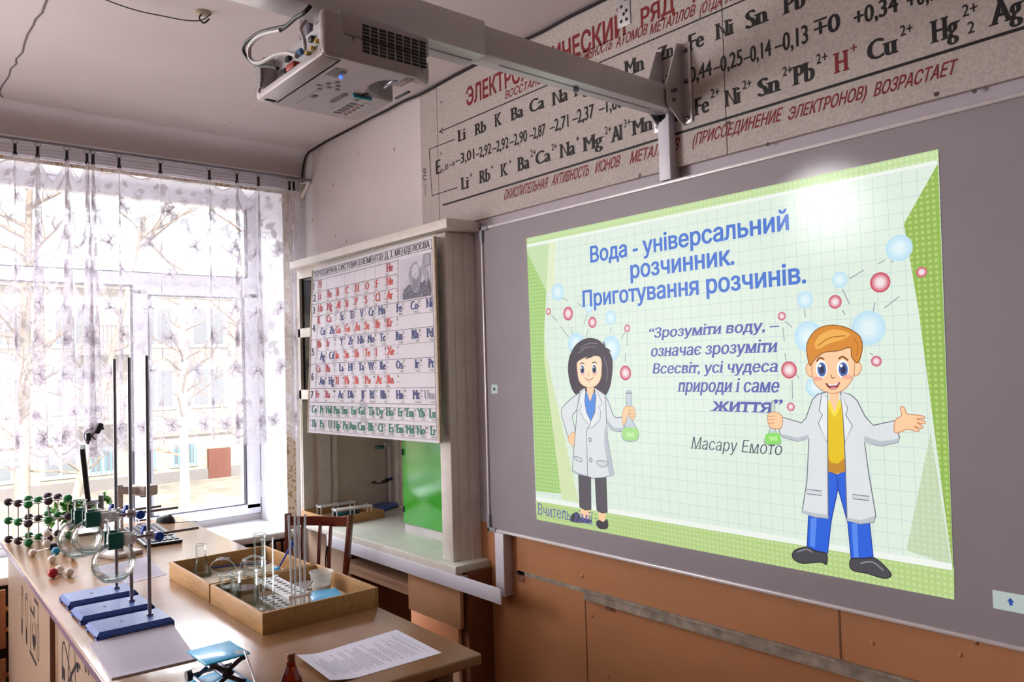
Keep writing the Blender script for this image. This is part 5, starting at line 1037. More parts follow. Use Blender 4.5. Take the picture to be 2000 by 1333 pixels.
for x in (pB+.03, -1.19, 1.16):
    for y in (-.30, .29):
        m = MB(); m.rbox(x-.024, x+.024, y-.022, y+.022, 0, TZ-.026, .003); m.build('leg', br_, tb)
m = MB(); m.box(-1.19, 1.16, .28, .298, .72, TZ-.026); m.box(1.13, 1.15, -.29, .28, .74, TZ-.026); m.box(-1.19, -1.17, -.30, .29, .3, TZ-.026); m.build('apron', pan, tb)
m = MB(); m.box(.3, 1.13, -.3, .27, .1, .12); m.box(.28, .30, -.3, .28, .06, TZ-.026); m.build('inner_shelf', br_, tb)
D = MB(); df_ = lambda x, z: (x, -.3358, z)
def dl(pts, w=.003, n=6): strip(D, df_, spline(pts, n) if n else pts, w*1.7)
dl([(-0.7772, 0.7902), (-0.7925, 0.7795), (-0.7861, 0.7615), (-0.7569, 0.7637), (-0.7414, 0.7859), (-0.7698, 0.7937)]); dl([(-0.7861, 0.7615), (-0.7909, 0.6737)], .003, 0); dl([(-0.7422, 0.7705), (-0.7469, 0.6837)], .003, 0); dl([(-0.7735, 0.6719), (-0.7768, 0.6097)], .016, 0)
dl([(-0.6643, 0.7847), (-0.6788, 0.7723), (-0.6583, 0.7692), (-0.6307, 0.7768), (-0.6233, 0.7895), (-0.6503, 0.7913)]); dl([(-0.6724, 0.7624), (-0.6778, 0.6621)], .003, 0); dl([(-0.6174, 0.7741), (-0.6227, 0.6753)], .003, 0); dl([(-0.6501, 0.6669), (-0.6534, 0.6067)], .016, 0)
dl([(-0.5311, 0.7996), (-0.5475, 0.6121)], .003, 0); dl([(-0.5525, 0.7589), (-0.4464, 0.7524)], .006, 0); dl([(-0.5673, 0.6033), (-0.4067, 0.5969)], .007, 0)
dl([(-0.4552, 0.8155), (-0.36, 0.815)], .003, 0); dl([(-0.4495, 0.8079), (-0.3661, 0.8085)], .003, 0); dl([(-0.36, 0.815), (-0.3639, 0.7421)], .003, 0); dl([(-0.3816, 0.7362), (-0.3874, 0.628), (-0.3645, 0.6205), (-0.3521, 0.6375), (-0.3464, 0.7445), (-0.3815, 0.7379)], .003, 0)
dl([(-0.4632, 0.7803), (-0.4703, 0.7628), (-0.4519, 0.7634), (-0.4388, 0.7804), (-0.4569, 0.7834)]); dl([(-0.4784, 0.7256), (-0.4987, 0.6959), (-0.4943, 0.6615), (-0.4587, 0.6352), (-0.4266, 0.6697), (-0.4184, 0.7118), (-0.4473, 0.7346)]); dl([(-0.487, 0.681), (-0.4697, 0.6588), (-0.4322, 0.677)], .02, 3)
dl([(0.1072, 0.6945), (0.1118, 0.7841), (0.1302, 0.8094), (0.1553, 0.807), (0.203, 0.7793), (0.2638, 0.7358), (0.3297, 0.7021)], .004); dl([(0.23, 0.8375), (0.2112, 0.7815), (0.1993, 0.707)], .003); dl([(0.3069, 0.8377), (0.3122, 0.7952), (0.3094, 0.7396)], .003); dl([(0.1993, 0.707), (0.257, 0.7548), (0.3347, 0.8014), (0.3854, 0.8087)], .007)
dl([(0.135, 0.739), (0.1333, 0.705)], .02, 0); dl([(0.3426, 0.8117), (0.3485, 0.7863)], .014, 0); dl([(0.4487, 0.8328), (0.4549, 0.8228), (0.4716, 0.8249)], .005); dl([(0.4883, 0.8309), (0.498, 0.8298), (0.4945, 0.8237), (0.501, 0.8243)], .003)
D.build('painted_drawing', MT['black'], tb, label='black drawings of test tubes and an atom', fix=False)

# ------------------------------------------------------------------ stands, clamps and flasks
WATER = glass('clear water', '#f2f5f3', '#cdd4d1', blend=.3)
RIM = mat('glass rim', '#dfe3e6', .15, alpha=.6)  # pale colour paints in the bright highlight along glass edges
SPOTS = [((-2.305, -1.371), 1.1404, -.088, .0535, 1.196, 1.0315), ((-2.487, -1.371), 1.176, -.103, .051, 1.219, 1.077), ((-2.672, -1.367), 1.158, -.1, .060, 1.205, 1.037)]
sl = ['blue based retort stand nearest the viewer holding the lowest flask', 'middle of the three retort stands in a row on the table', 'third retort stand from the viewer, beside the ball and stick models']
fl = ['round glass flask hanging in the clamp of the nearest stand', 'round glass flask with neck overlapping the one behind, on the middle stand', 'large round glass flask on the stand farthest from the viewer']
for i, ((x, y), cz, yo, R, zt_, zb_) in enumerate(SPOTS):
    s = thing('retort_stand', sl[i], 'retort stand', (x, y, TZ), 0, 'retort stands'); stand_parts(s, .73, MT['blue']); clamp_parts(s, cz-TZ, yo)
    f = thing('round_flask', fl[i], 'flask', (x, y+yo, zb_), 0, 'round flasks in clamps')
    zc = R*.93; hh = zt_-zb_; rn = .0172; pr = [(0, 0), (R*.42, 0), (R*.55, .004)]
    a0 = -60
    while a0 < 72: pr.append((R*cos(radians(a0)), zc+R*sin(radians(a0)))); a0 += 9
    pr += [(rn+.003, zc+R*.965), (rn, zc+R*1.05), (rn, hh-.006), (rn+.0035, hh-.001), (rn+.0035, hh), (rn-.002, hh), (rn-.0025, hh-.01), (rn-.0025, zc+R*1.05), (rn-.001, zc+R*.96)]
    inner = [(r_-.002, z) for r_, z in pr[3:-8] if r_ > .02][::-1]
    m = MB(); m.lathe(pr, seg=32); m.build('bulb', MT['flaskglass'], f, angle=60)
    m = MB(); m.tube([((rn+.002)*cos(2*pi*k/24), (rn+.002)*sin(2*pi*k/24), hh) for k in range(24)], .0014, 6, True); m.build('rim', RIM, f)
    m = MB(); m.lathe([(0, .004), (R*.40, .004), (R*.62, .010), (R*.70, .016), (0, .016)], seg=28); m.build('water', WATER, f, angle=60)
# ------------------------------------------------------------------ ball and stick models
rt_cols = {'D': mat('dark aubergine ball', '#3a2733', .35), 'G': mat('green ball', '#0c7434', .35), 'W': mat('pale ball', '#d8d0c8', .4), 'R': mat('dark red ball', '#a5182a', .3), 'B': mat('teal ball', '#1f7fa3', .35), 'K': mat('black ball', '#221c22', .35)}
_bm = {}
def atom(t, p, r, k, lab=None):
    key = (round(r, 4), k)
    if key not in _bm:
        m = MB(); m.sphere((0, 0, 0), r, 18); o = m.build('atom', rt_cols[k], t); _bm[key] = o.data
    else: o = bpy.data.objects.new('atom', _bm[key]); COL.objects.link(o); o.parent = t
    o.location = p; o['label'] = {'D': 'dark ball', 'G': 'green ball', 'W': 'pale ball', 'R': 'red ball', 'B': 'teal ball', 'K': 'black ball'}[k]
def bond(t, a, b, r=.0025): m = MB(); m.cyl(a, b, r, 8); m.build('bond', MT['zinc'], t)
t = thing('crystal_lattice_model', 'green and dark ball and stick crystal lattice at the far table corner', 'molecule model', (-3.865, -1.497, TZ), radians(18.8))
S_ = .0765; r_ = .0165; CC = [['DDG', 'GGD', 'DDG'], ['GGD', 'DDG', 'GGD'], ['DDG', 'GGD', 'DDG']]   # top, middle, bottom layers; rows go back
P3 = lambda i, j, k: (S_*i, S_*j*1.05, r_+S_*k)
for k in range(3):
    for j in range(3):
        for i in range(3):
            atom(t, P3(i, j, k), r_, CC[2-k][j][i])
            if i < 2: bond(t, P3(i, j, k), P3(i+1, j, k))
            if j < 2: bond(t, P3(i, j, k), P3(i, j+1, k))
            if k < 2: bond(t, P3(i, j, k), P3(i, j, k+1))
def molecule(name, label, atoms, bonds):
    o = Vector((sum(a[0][0] for a in atoms)/len(atoms), sum(a[0][1] for a in atoms)/len(atoms), TZ)); t = thing(name, label, 'molecule model', o)
    for p, r, k in atoms: atom(t, Vector(p)-o, r, k)
    for a, b in bonds: bond(t, Vector(atoms[a][0])-o, Vector(atoms[b][0])-o, .002)
molecule('molecule_model', 'small model of one red ball joined to two pale balls', [((-3.075, -1.471, TZ+.0165), .0165, 'R'), ((-3.048, -1.427, TZ+.0145), .0145, 'W'), ((-3.118, -1.445, TZ+.0145), .0145, 'W')], [(0, 1), (0, 2)])
c_ = Vector((-3.45, -1.405, TZ+.034))
n_ = Vector((-3.375, -1.41, TZ+.030))
molecule('molecule_model', 'model of pale balls around a black and a teal ball, behind the red one', [(c_, .017, 'K'), (n_, .0155, 'B'), ((-3.50, -1.466, TZ+.0145), .0145, 'W'), ((-3.44, -1.4292, 0.9531), .0145, 'W'), ((-3.43, -1.372, TZ+.0145), .0145, 'W'), ((-3.315, -1.433, TZ+.0145), .0145, 'W'), ((-3.315, -1.365, TZ+.0145), .0145, 'W'), ((-3.46, -1.4256, 0.9862), .0145, 'W')], [(0, 1), (0, 2), (0, 3), (0, 4), (1, 5), (1, 6), (3, 7)])
# ------------------------------------------------------------------ papers
def sheet(name, label, corners, z, mt, lift=0, text=0, thick=.0006, rot=False, fold=False, group=None):
    c = Vector((sum(p[0] for p in corners)/4, sum(p[1] for p in corners)/4, z)); t = thing(name, label, 'paper', c)
    A0, B0, C0, D0 = [Vector((p[0], p[1], 0)) for p in corners]; n = 14
    def g(u, v, d=0):
        p = A0.lerp(B0, u).lerp(D0.lerp(C0, u), v); h = lift*max(0, 1-v*4)**1.6
        return (p.x-c.x, p.y-c.y, h+d)
    m = MB(); vs_ = [g(i/n, j/n, d) for d in (0, thick) for j in range(n+1) for i in range(n+1)]; k = (n+1)**2; I = lambda i, j, o: o+j*(n+1)+i
    fs = [(I(i, j, k), I(i+1, j, k), I(i+1, j+1, k), I(i, j+1, k)) for j in range(n) for i in range(n)]+[(I(i, j, 0), I(i, j+1, 0), I(i+1, j+1, 0), I(i+1, j, 0)) for j in range(n) for i in range(n)]
    for i in range(n): fs += [(I(i, 0, 0), I(i+1, 0, 0), I(i+1, 0, k), I(i, 0, k)), (I(i, n, 0), I(i, n, k), I(i+1, n, k), I(i+1, n, 0)), (I(0, i, 0), I(0, i, k), I(0, i+1, k), I(0, i+1, 0)), (I(n, i, 0), I(n, i+1, 0), I(n, i+1, k), I(n, i, k))]
    m.add(vs_, fs, True); m.build('page', mt, t, angle=60)
    if text:
        q = MB(); rnd = random.Random(text)
        rows = 44 if text == 1 else 34
        for r in range(rows):
            v = .97-.92*r/rows if text == 1 else .06+.88*r/rows
            if text == 1 and (r in (0, 1, 3, 6, 12, 17) or (20 < r < 22)): continue
            a = .12+(rnd.uniform(0, .06) if r % 5 else .12); b = min(.9, a+rnd.uniform(.35, .75) if text == 1 else .92); x = a
            while x < b:
                w = rnd.uniform(.015, .06); U0, U1 = 1-x, 1-min(b, x+w)
                if text == 2: U0, U1 = x, min(b, x+w)
                q.add([g(U0, v, thick+.0003), g(U1, v, thick+.0003), g(U1, v+.006, thick+.0003), g(U0, v+.006, thick+.0003)], [(0, 1, 2, 3)]); x += w+.012
        q.build('print_lines', mat('grey print lines', '#77738a' if text == 1 else '#a5a0ad', .8), t, fix=False)
    return t
pw = mat('white printed paper', '#dcdaea', .75, var=.015); pg = mat('grey newsprint', '#b9b3c2', .85, var=.03)
q = [(-1.7801, -0.9144), (-1.5596, -0.9257), (-1.5675, -1.2088), (-1.7599, -1.196)]
sheet('printed_sheet', 'white printed instruction sheet with a curled edge near the table end', [q[3], q[2], q[1], q[0]], .9003, pw, .012, 1)
q = [(-2.2332, -1.5357), (-2.256, -1.329), (-1.9292, -1.3682), (-1.94, -1.5501)]
sheet('grey_booklet', 'folded grey newsprint booklet lying before the nearest blue stand', q, .9003, pg, 0, 2, .004)
q = [(-3.1219, -1.3476), (-3.1555, -1.1534), (-2.8247, -1.1752), (-2.7993, -1.3081)]
sheet('grey_page', 'grey printed page lying under the hanging flasks behind the stands', q, .9003, pg, 0, 2)
# ------------------------------------------------------------------ trays and what is in them
make_tray('wooden_tray', 'wooden tray with goggles and a conical flask, the farther one on the table', -2.765, -2.383, -1.185, -.855, TZ, .055)
make_tray('wooden_tray', 'wooden tray with beakers, cylinders and rack, the nearer one on the table', -2.372, -1.988, -1.185, -.845, TZ, .055)
FZ = TZ+.0062
def vessel(name, label, cat, c, prof, inner=None, group=None, mt=None, water=None, wr=0):
    t = thing(name, label, cat, c, 0, group); m = MB(); m.lathe(prof, seg=32); m.build('wall', mt or MT['glass'], t, angle=55)
    if water: m = MB(); m.lathe([(0, .003), (wr, .003), (wr, water), (0, water)], seg=32); m.build('water', WATER, t)
    return t
def beaker(label, c, r, h, group='glass beakers', water=None):
    t = vessel('beaker', label, 'beaker', c, [(0, 0), (r*.92, 0), (r, .006), (r, h-.006), (r+.003, h-.001), (r+.003, h), (r-.0005, h)], [(r-.001, h), (r-.002, h-.006), (r-.002, .006), (0, .004)], group, water=water, wr=r-.003)
    m = MB(); m.add([(r-.003, -.008, h-.004), (r+.012, 0, h+.001), (r-.003, .008, h-.004), (r-.002, 0, h-.02)], [(0, 1, 3), (1, 2, 3)]); m.build('spout', MT['glass'], t)
    m = MB(); m.tube([((r+.0008)*cos(2*pi*k/32), (r+.0008)*sin(2*pi*k/32), h) for k in range(32)], .0016, 6, True); m.build('rim', RIM, t)
    return t
beaker('larger beaker of water in front of the tall cylinders', (-2.262, -1.125, FZ), .0395, .094, water=.05)
beaker('smaller beaker of water at the inner left corner of the nearer tray', (-2.331, -1.141, FZ), .0305, .08, water=.045)
beaker('empty spouted beaker at the far side of the farther tray', (-2.545, -.985, FZ), .034, .06)
def cylinder(label, c, r, h):
    t = vessel('glass_cylinder', label, 'glass cylinder', c, [(0, 0), (r*.95, 0), (r, .004), (r, h-.004), (r+.0025, h-.001), (r+.0025, h), (r-.001, h)], [(r-.001, h), (r-.0022, h-.004), (r-.0022, .006), (0, .005)], 'tall glass cylinders')
    m = MB(); m.tube([((r+.0005)*cos(2*pi*k/24), (r+.0005)*sin(2*pi*k/24), h) for k in range(24)], .0015, 6, True); m.build('rim', RIM, t)
cylinder('thicker of the two tall glass cylinders, behind the other', (-2.196, -1.105, FZ), .0165, .21)
cylinder('slimmer tall glass cylinder at the tray front corner', (-2.138, -1.106, FZ), .0165, .205)
f = vessel('conical_flask', 'small conical glass flask standing in the farther wooden tray', 'flask', (-2.692, -1.105, FZ), [(0, 0), (.030, 0), (.032, .004), (.030, .012), (.0175, .05), (.0165, .06), (.0165, .098), (.0185, .102), (.0185, .104), (.016, .104)], [(.0155, .104), (.0150, .06), (.016, .05), (.028, .012), (0, .004)])
m = MB(); m.tube([(.0175*cos(2*pi*k/24), .0175*sin(2*pi*k/24), .104) for k in range(24)], .0014, 6, True); m.build('rim', RIM, f)
m = MB(); m.lathe([(0, .004), (.0285, .004), (.026, .014), (0, .014)], seg=28); m.build('water', WATER, f)
test_rack('large white test tube rack holding glass rods in the nearer wooden tray', (-2.150, -1.058, FZ), radians(-2), .235, .052, .064, 9, 2, 2, True, 'white test tube racks')
rods = [((564, 1008), 'leftmost glass rod leaning in the white rack'), ((576, 1010), 'second glass rod from the left in the white rack'), ((583, 1010), 'third glass rod from the left in the white rack'), ((596, 1007), 'rightmost glass rod leaning in the white rack')]
tops = [(-2.06, -1.0766, 1.1808), (-2.055, -1.0611, 1.1765), (-2.05, -1.053, 1.1759), (-2.045, -1.0358, 1.1783)]
bots = [(-2.054, -1.071), (-2.054, -1.071), (-2.054, -1.045), (-2.054, -1.045)]
for i, (px, lab) in enumerate(rods):
    b_ = Vector((bots[i][0]+.003*(i % 2), bots[i][1]+(.004 if i % 2 else -.003), FZ+.010)); t = thing('glass_rod', lab, 'glass rod', b_, 0, 'glass rods in the rack')
    m = MB(); m.tube([b_, Vector(tops[i])], .0032, 10); m.build('shaft', MT.setdefault('rod', mat('rod glass', '#e6ecf4', .08, spec=.8, alpha=.6)), t, world=True)
    m = MB(); m.sphere(tops[i], .0034, 8); m.build('tip', RIM, t, world=True)
t = thing('spatula', 'short pale spatula leaning in the white rack beside the rods', 'spatula', (-2.047, -1.046, FZ+.06)); m = MB(); m.tube([(-2.047, -1.046, FZ+.06), (-2.038, -1.02, FZ+.092)], [.0022, .003], 8); m.build('handle', MT['rackwhite'], t, world=True)
t = thing('plastic_cup', 'translucent white plastic cup at the back of the nearer tray', 'cup', (-2.235, -.899, FZ), 0)
m = MB(); m.lathe([(0, 0), (.025, 0), (.0265, .004), (.033, .055), (.036, .057), (.036, .0595), (.033, .0595), (.032, .055), (.0255, .005), (0, .004)], seg=32); m.build('wall', MT['milky'], t, angle=50)
m = MB(); m.lathe([(0, .0045), (.0255, .0045), (.028, .02), (0, .021)], seg=28); m.build('powder', mat('white powder', '#e4e2e0', .9), t)
t = thing('white_dish', 'flat white dish lying beside the plastic cup', 'dish', (-2.311, -.912, FZ)); m = MB(); m.lathe([(0, 0), (.04, 0), (.046, .008), (.044, .008), (.039, .003), (0, .003)], seg=32); m.build('bowl', MT['white'], t, angle=50)
t = thing('filter_paper', 'round white paper lying in the right part of the farther tray', 'paper', (-2.46, -.915, FZ)); m = MB(); m.lathe([(0, 0), (.045, 0), (.045, .001), (0, .001)], seg=32); m.build('disc', MT['paper'], t)
t = thing('plastic_spoon', 'blue plastic spoon leaning on the back side of the farther tray', 'spoon', (-2.52, -.92, FZ))
a_, b_ = Vector((-2.54, -.90, FZ+.02)), Vector((-2.51, -.868, FZ+.095)); m = MB(); m.tube([a_, b_], [.003, .004], 8); m.build('handle', MT['blueknob'], t, world=True)
m = MB(); m.sphere(b_, .009, 12, (1, .6, 1.4)); m.build('knob', MT['blueknob'], t, world=True); m = MB(); m.sphere((-2.548, -.908, FZ+.012), .017, 14, (1.2, .9, .45)); m.build('scoop', MT['cyan'], t, world=True)
t = thing('safety_goggles', 'clear plastic safety goggles lying in the farther wooden tray', 'goggles', (-2.645, -1.0, FZ), radians(62))
m = MB()
for s in (-1, 1):
    ring = spline([(s*.008, 0, .012), (s*.02, -.012, .042), (s*.05, -.016, .052), (s*.08, -.004, .04), (s*.085, .004, .016), (s*.05, -.008, .004)], 5, True); m.tube(ring, .0022, 6, True)
m.build('frame', RIM, t)
m = MB()
for s in (-1, 1):
    e1 = spline([(s*.008, 0, .012), (s*.02, -.012, .042), (s*.05, -.016, .052), (s*.08, -.004, .04), (s*.085, .004, .016), (s*.05, -.008, .004)], 5, True); n = len(e1); e2 = [Vector((p.x*1.03, p.y+.04, p.z*1.0+.0)) for p in e1]
    m.add(e1+e2, [(i, (i+1) % n, n+(i+1) % n, n+i) for i in range(n)], True)
    m.add(e1, [tuple(range(n))])
m.build('lens', MT['clearplastic'], t)
m = MB(); m.tube(spline([(.086, .02, .02), (.092, .05, .012), (.03, .08, .006), (-.05, .08, .006), (-.088, .05, .012), (-.086, .02, .02)], 6), .003, 6); m.build('strap', MT['blueknob'], t)

def lab_jack(name, label, c, rz, w, d, H_, zplate):
    t = thing(name, label, 'lab jack', c, rz, 'blue topped lab jacks'); J = mat('jack steel', '#4a4a58', .3, metal=.8, var=.1)
    m = MB(); m.rbox(-w/2, w/2, -d/2, d/2, H_-.004, H_, .0015); m.build('top_plate', MT['cyan'], t)
    m = MB(); m.rbox(-w/2-.004, w/2+.004, -d/2-.004, d/2+.004, 0, .005, .002); m.build('base_plate', MT['cyan'], t)
    z0, z1 = .007, H_-.007; zm = (z0+z1)/2
    for s in (-1, 1):
        y = s*(d/2-.008)
        for p, q in (((-w*.38, z0), (w*.1, zm)), ((w*.1, zm), (-w*.38, z1)), ((w*.38, z0), (-w*.1, zm)), ((-w*.1, zm), (w*.38, z1))): m = MB(); m.bar((p[0], y, p[1]), (q[0], y, q[1]), .004, .008, up=(0, 1, 0)) if False else m.bar((p[0], y, p[1]), (q[0], y, q[1]), .003, .009, up=(1, 0, .01)); m.build('scissor_arm', J, t)
    m = MB(); [m.cyl((x, -d/2+.004, z), (x, d/2-.004, z), .004, 8) for x, z in ((-w*.38, z0+.003), (w*.38, z0+.003), (-w*.38, z1-.003), (w*.38, z1-.003), (w*.1, zm), (-w*.1, zm))]; m.build('cross_bar', J, t)
    m = MB(); m.cyl((-w*.3, 0, zm), (w/2+.012, 0, zm), .003, 8); scw = m.build('screw', MT['steel'], t)
    m = MB(); m.M = Matrix.Translation((w/2+.016, 0, zm)) @ Matrix.Rotation(pi/2, 4, 'Y'); m.lathe([(0, -.005), (.011, -.005), (.012, 0), (.011, .006), (0, .006)], seg=10); m.build('knob', MT['black'], scw)
    return t
j = lab_jack('lab_jack', 'blue topped scissor lab jack raised at the front of the table', (-1.752, -1.38, TZ), radians(-88), .095, .112, .068, 0)
m = MB(); m.box(-.036, -.02, .03, .046, .0681, .0687); m.add([(-.046, .028, .0685), (-.024, .02, .0685), (-.02, .05, .0685), (-.044, .052, .0685)], [(0, 1, 2, 3)]); m.build('stain', mat('dark worn patch', '#1d5f6c', .4), j)
lab_jack('lab_jack', 'blue topped lab jack folded low in the nearer wooden tray', (-2.083, -.962, FZ), radians(75), .085, .10, .034, 0)
t = thing('steel_rod', 'thin steel rod leaning on the front lab jack', 'rod', (-1.63, -1.35, TZ)); m = MB(); m.tube([(-1.69, -1.3456, 0.9762), (-1.585, -1.352, TZ+.004)], .0022, 8); m.build('shaft', MT['zinc'], t, world=True)
t = thing('reagent_bottle', 'small brown glass reagent bottle at the front table edge', 'bottle', (-1.532, -1.312, TZ))
bgl = glass('amber glass', '#c87a28', '#6a3a12', blend=.4)
m = MB(); m.lathe([(0, 0), (.021, 0), (.0225, .003), (.0225, .052), (.020, .058), (.012, .075), (.0095, .079), (.0095, .088), (0, .088)], seg=8); m.build('body', bgl, t, angle=25)
m = MB(); m.lathe([(0, .003), (.0195, .003), (.0195, .036), (0, .037)], seg=8); m.build('liquid', mat('dark brown liquid', '#2d1507', .2), t, angle=25)
m = MB(); m.lathe([(0, .087), (.0085, .087), (.0088, .103), (.007, .105), (0, .105)], seg=20); m.build('stopper', mat('brown stopper', '#7a4524', .4), t)

# ------------------------------------------------------------------ computer things at the window end
kq = [(-3.815, -1.064), (-3.296, -1.123), (-3.313, -.986), (-3.818, -.928)]
kb = thing('keyboard', 'black keyboard with pale shining keys at the window end of the table', 'keyboard', (-3.56, -1.025, TZ), radians(-4))
m = MB(); m.rbox(-.215, .24, -.072, .072, 0, .013, .005); m.build('case', MT['black'], kb)
m = MB()
for i in range(18):
    for jj in range(6):
        x = -.205+.0235*i+(.006 if i > 13 else 0); y = -.062+.0205*jj+(.004 if jj == 5 else 0)
        if i in (14,) and jj > 0: continue
        m.rbox(x, x+.0205, y, y+.0175, .012, .018, .002, 1)
m.build('keys', mat('glossy dark keys', '#4a4650', .22, spec=.7), kb)
m = MB(); m.tube(spline([(-.21, .03, .008), (-.26, .05, .004), (-.3, 0, .003), (-.33, .04, .003)], 5), .002, 6); m.build('cable', MT['black'], kb)
ms = thing('computer_mouse', 'black computer mouse beside the far end of the keyboard', 'mouse', (-3.84, -.885, TZ), radians(20))
m = MB(); m.sphere((0, 0, 0), .055, 24, (1, .58, .72)); m.v = [(x, y, max(0, z)) for x, y, z in m.v]; m.build('shell', MT['black'], ms)
m = MB(); m.rbox(.024, .038, -.003, .003, .03, .038, .002); m.build('wheel', MT['rubber'], ms)
m = MB(); m.tube(spline([(.05, 0, .006), (.09, .01, .003), (.11, .05, .003), (.14, .06, .003)], 5), .0018, 6); m.build('cable', MT['black'], ms)
dc = thing('document_camera', 'beige document camera on a column behind the hanging flasks', 'document camera', (-3.27, -1.217, TZ), radians(20))
bg = mat('beige grey plastic', '#bdb3ae', .5, var=.03)
m = MB(); m.rbox(-.08, .06, -.06, .06, 0, .016, .004); m.build('base', bg, dc)
m = MB(); m.rbox(-.012, .012, -.011, .011, .012, .265, .003); m.build('column', bg, dc)
m = MB(); m.bar((0, .0, .246), (.03, .07, .235), .03, .03, b=.004); m.build('arm', bg, dc)
m = MB(); m.rbox(-.02, .075, .055, .115, .215, .255, .006); m.build('head', bg, dc)
m = MB(); m.cyl((.03, .085, .216), (.03, .085, .208), .014, 16); m.build('lens', MT['black'], dc)
mo = thing('monitor', 'black slim monitor seen edge on behind the flasks', 'monitor', (-3.853, -1.192, TZ), radians(168.3))
m = MB(); m.M = Matrix.Translation((0, 0, .03)) @ Matrix.Rotation(radians(-5), 4, 'X'); m.rbox(-.11, .13, -.009, .009, .06, .345, .003); m.build('panel', MT['rubber'], mo)
m = MB(); m.M = Matrix.Translation((0, 0, .03)) @ Matrix.Rotation(radians(-5), 4, 'X'); m.box(-.105, .125, .009, .0098, .07, .338); m.build('screen', mat('dark screen', '#0d0d14', .1), mo)
m = MB(); m.rbox(-.03, .03, -.05, -.03, .01, .16, .003); m.bar((0, -.04, .13), (0, .0, .13), .05, .02); m.rbox(-.07, .07, -.09, .05, 0, .012, .004); m.build('stand', MT['darksteel'], mo)
wc = thing('webcam', 'black webcam with looped cord clipped over the monitor', 'webcam', (-3.853, -1.2044, 1.2851))
w0 = Vector(wc.location); L_ = lambda x, y: Vector((0, (x-170)*.00205, (868-y)*.0024))
m = MB(); m.bar(L_(173, 862), L_(173, 848), .018, .012, up=(1, 0, 0), b=.002); m.bar(L_(170, 868), L_(173, 860), .006, .03, up=(1, 0, 0)); m.build('clip', MT['black'], wc)
m = MB(); m.tube([L_(176, 858), L_(181, 851), L_(187, 846)], .0035, 8); m.tube([L_(178, 853), L_(186, 861)], .003, 8); m.build('bracket', MT['black'], wc)
m = MB(); m.M = Matrix.Translation(L_(192, 841)) @ Matrix.Rotation(radians(-25), 4, 'X'); m.rbox(-.02, .02, -.012, .012, -.024, .026, .008, 3); m.build('body', MT['black'], wc)
m = MB(); m.cyl(L_(195, 841), L_(202, 839)+Vector((.004, 0, 0)), .010, 16); m.build('lens', MT['rubber'], wc)
m = MB(); m.tube(spline([L_(184, 840), L_(174, 842), L_(166, 848), L_(165, 857), L_(170, 865), L_(174, 868)], 6), .0018, 6); m.build('cord', MT['black'], wc)

# plant on the sill
iv = thing('ivy_plant', 'green leafy ivy pot plant on the sill behind the crystal model', 'potted plant', (-4.40, -1.16, .70))
m = MB(); m.lathe([(0, 0), (.05, 0), (.068, .10), (.072, .10), (.072, .112), (.064, .112), (.06, .10), (0, .10)], seg=24); m.build('pot', mat('brown clay pot', '#8a5a40', .7), iv, angle=50)
m = MB(); m.lathe([(0, .098), (.061, .098), (0, .106)], seg=20); m.build('soil', MT['dark'], iv)
rnd = random.Random(11); S1 = MB(); L1 = MB()
def leaf(p, d, s):
    d = Vector(d).normalized(); side = d.cross(Vector((rnd.uniform(-.4, .4), rnd.uniform(-.4, .4), 1))).normalized(); up = side.cross(d)
    o = [(0, 0, 0), (.15, .34, .05), (.45, .42, .08), (.7, .2, .05), (1, 0, -.06), (.7, -.2, .05), (.45, -.42, .08), (.15, -.34, .05)]
    L1.add([p+d*(x*s)+side*(y*s)+up*(z*s) for x, y, z in o], [(0, 1, 2, 3), (0, 3, 4), (0, 4, 5), (0, 5, 6, 7)], True)
for k in range(26):
    y1 = rnd.choice((rnd.uniform(-1.26, -1.12), rnd.uniform(-1.05, -.97), rnd.uniform(-1.24, -1.0))); z1 = rnd.uniform(.83, .985); tip = Vector((rnd.uniform(-4.47, -4.33)+4.40, y1+1.16, z1-.70))
    ax = spline([Vector((rnd.uniform(-.03, .03), rnd.uniform(-.03, .03), .1)), Vector((tip.x*.5, tip.y*.4, .13+tip.z*.35)), tip], 5); S1.tube(ax, .0016, 5)
    for q in ax[3:]:
        for _ in range(2): leaf(q, (rnd.uniform(-.6, .9), rnd.uniform(-1, 1), rnd.uniform(-.6, .5)), rnd.uniform(.03, .05))
S1.build('stems', mat('ivy stem', '#5c6a34', .6), iv); L1.build('leaves', mat('ivy leaf green', '#4d7a2c', .4, var=.4, vs_=25), iv, fix=False)

# chair behind the table
cw = wood('reddish brown chair wood', '#7a3420', '#5a2214', .3, 10, (1, 6, 6), .5)
cz = .905; a_, b_ = Vector((-3.585, -.405, 0)), Vector((-3.325, -.212, 0)); ctr = (a_+b_)/2; ang = math.atan2(b_.y-a_.y, b_.x-a_.x)
chr_ = thing('wooden_chair', 'reddish brown wooden chair between the table and the fume cupboard', 'chair', (ctr.x, ctr.y, 0), ang)
W2 = (b_-a_).length/2
for s in (-1, 1):
    m = MB(); m.bar((s*(W2-.028), -.06, .42), (s*W2, 0, cz), .020, .034, up=(0, 1, 0), b=.003); m.bar((s*(W2-.028), -.06, .43), (s*(W2-.035), -.03, 0), .03, .03, up=(0, 1, 0), b=.003); m.build('back_post', cw, chr_)
    m = MB(); m.bar((s*(W2-.01), -.40, .42), (s*(W2-.005), -.42, 0), .03, .03, up=(0, 1, 0), b=.003); m.build('leg', cw, chr_)
m = MB(); q = spline([(-W2+.008, -.004, cz-.035), (-W2*.5, .016, cz-.037), (0, .022, cz-.038), (W2*.5, .016, cz-.037), (W2-.008, -.004, cz-.035)], 4)
for u, v in zip(q, q[1:]): m.bar(u, v+(v-u)*.03, .015, .042)
m.build('top_rail', cw, chr_)
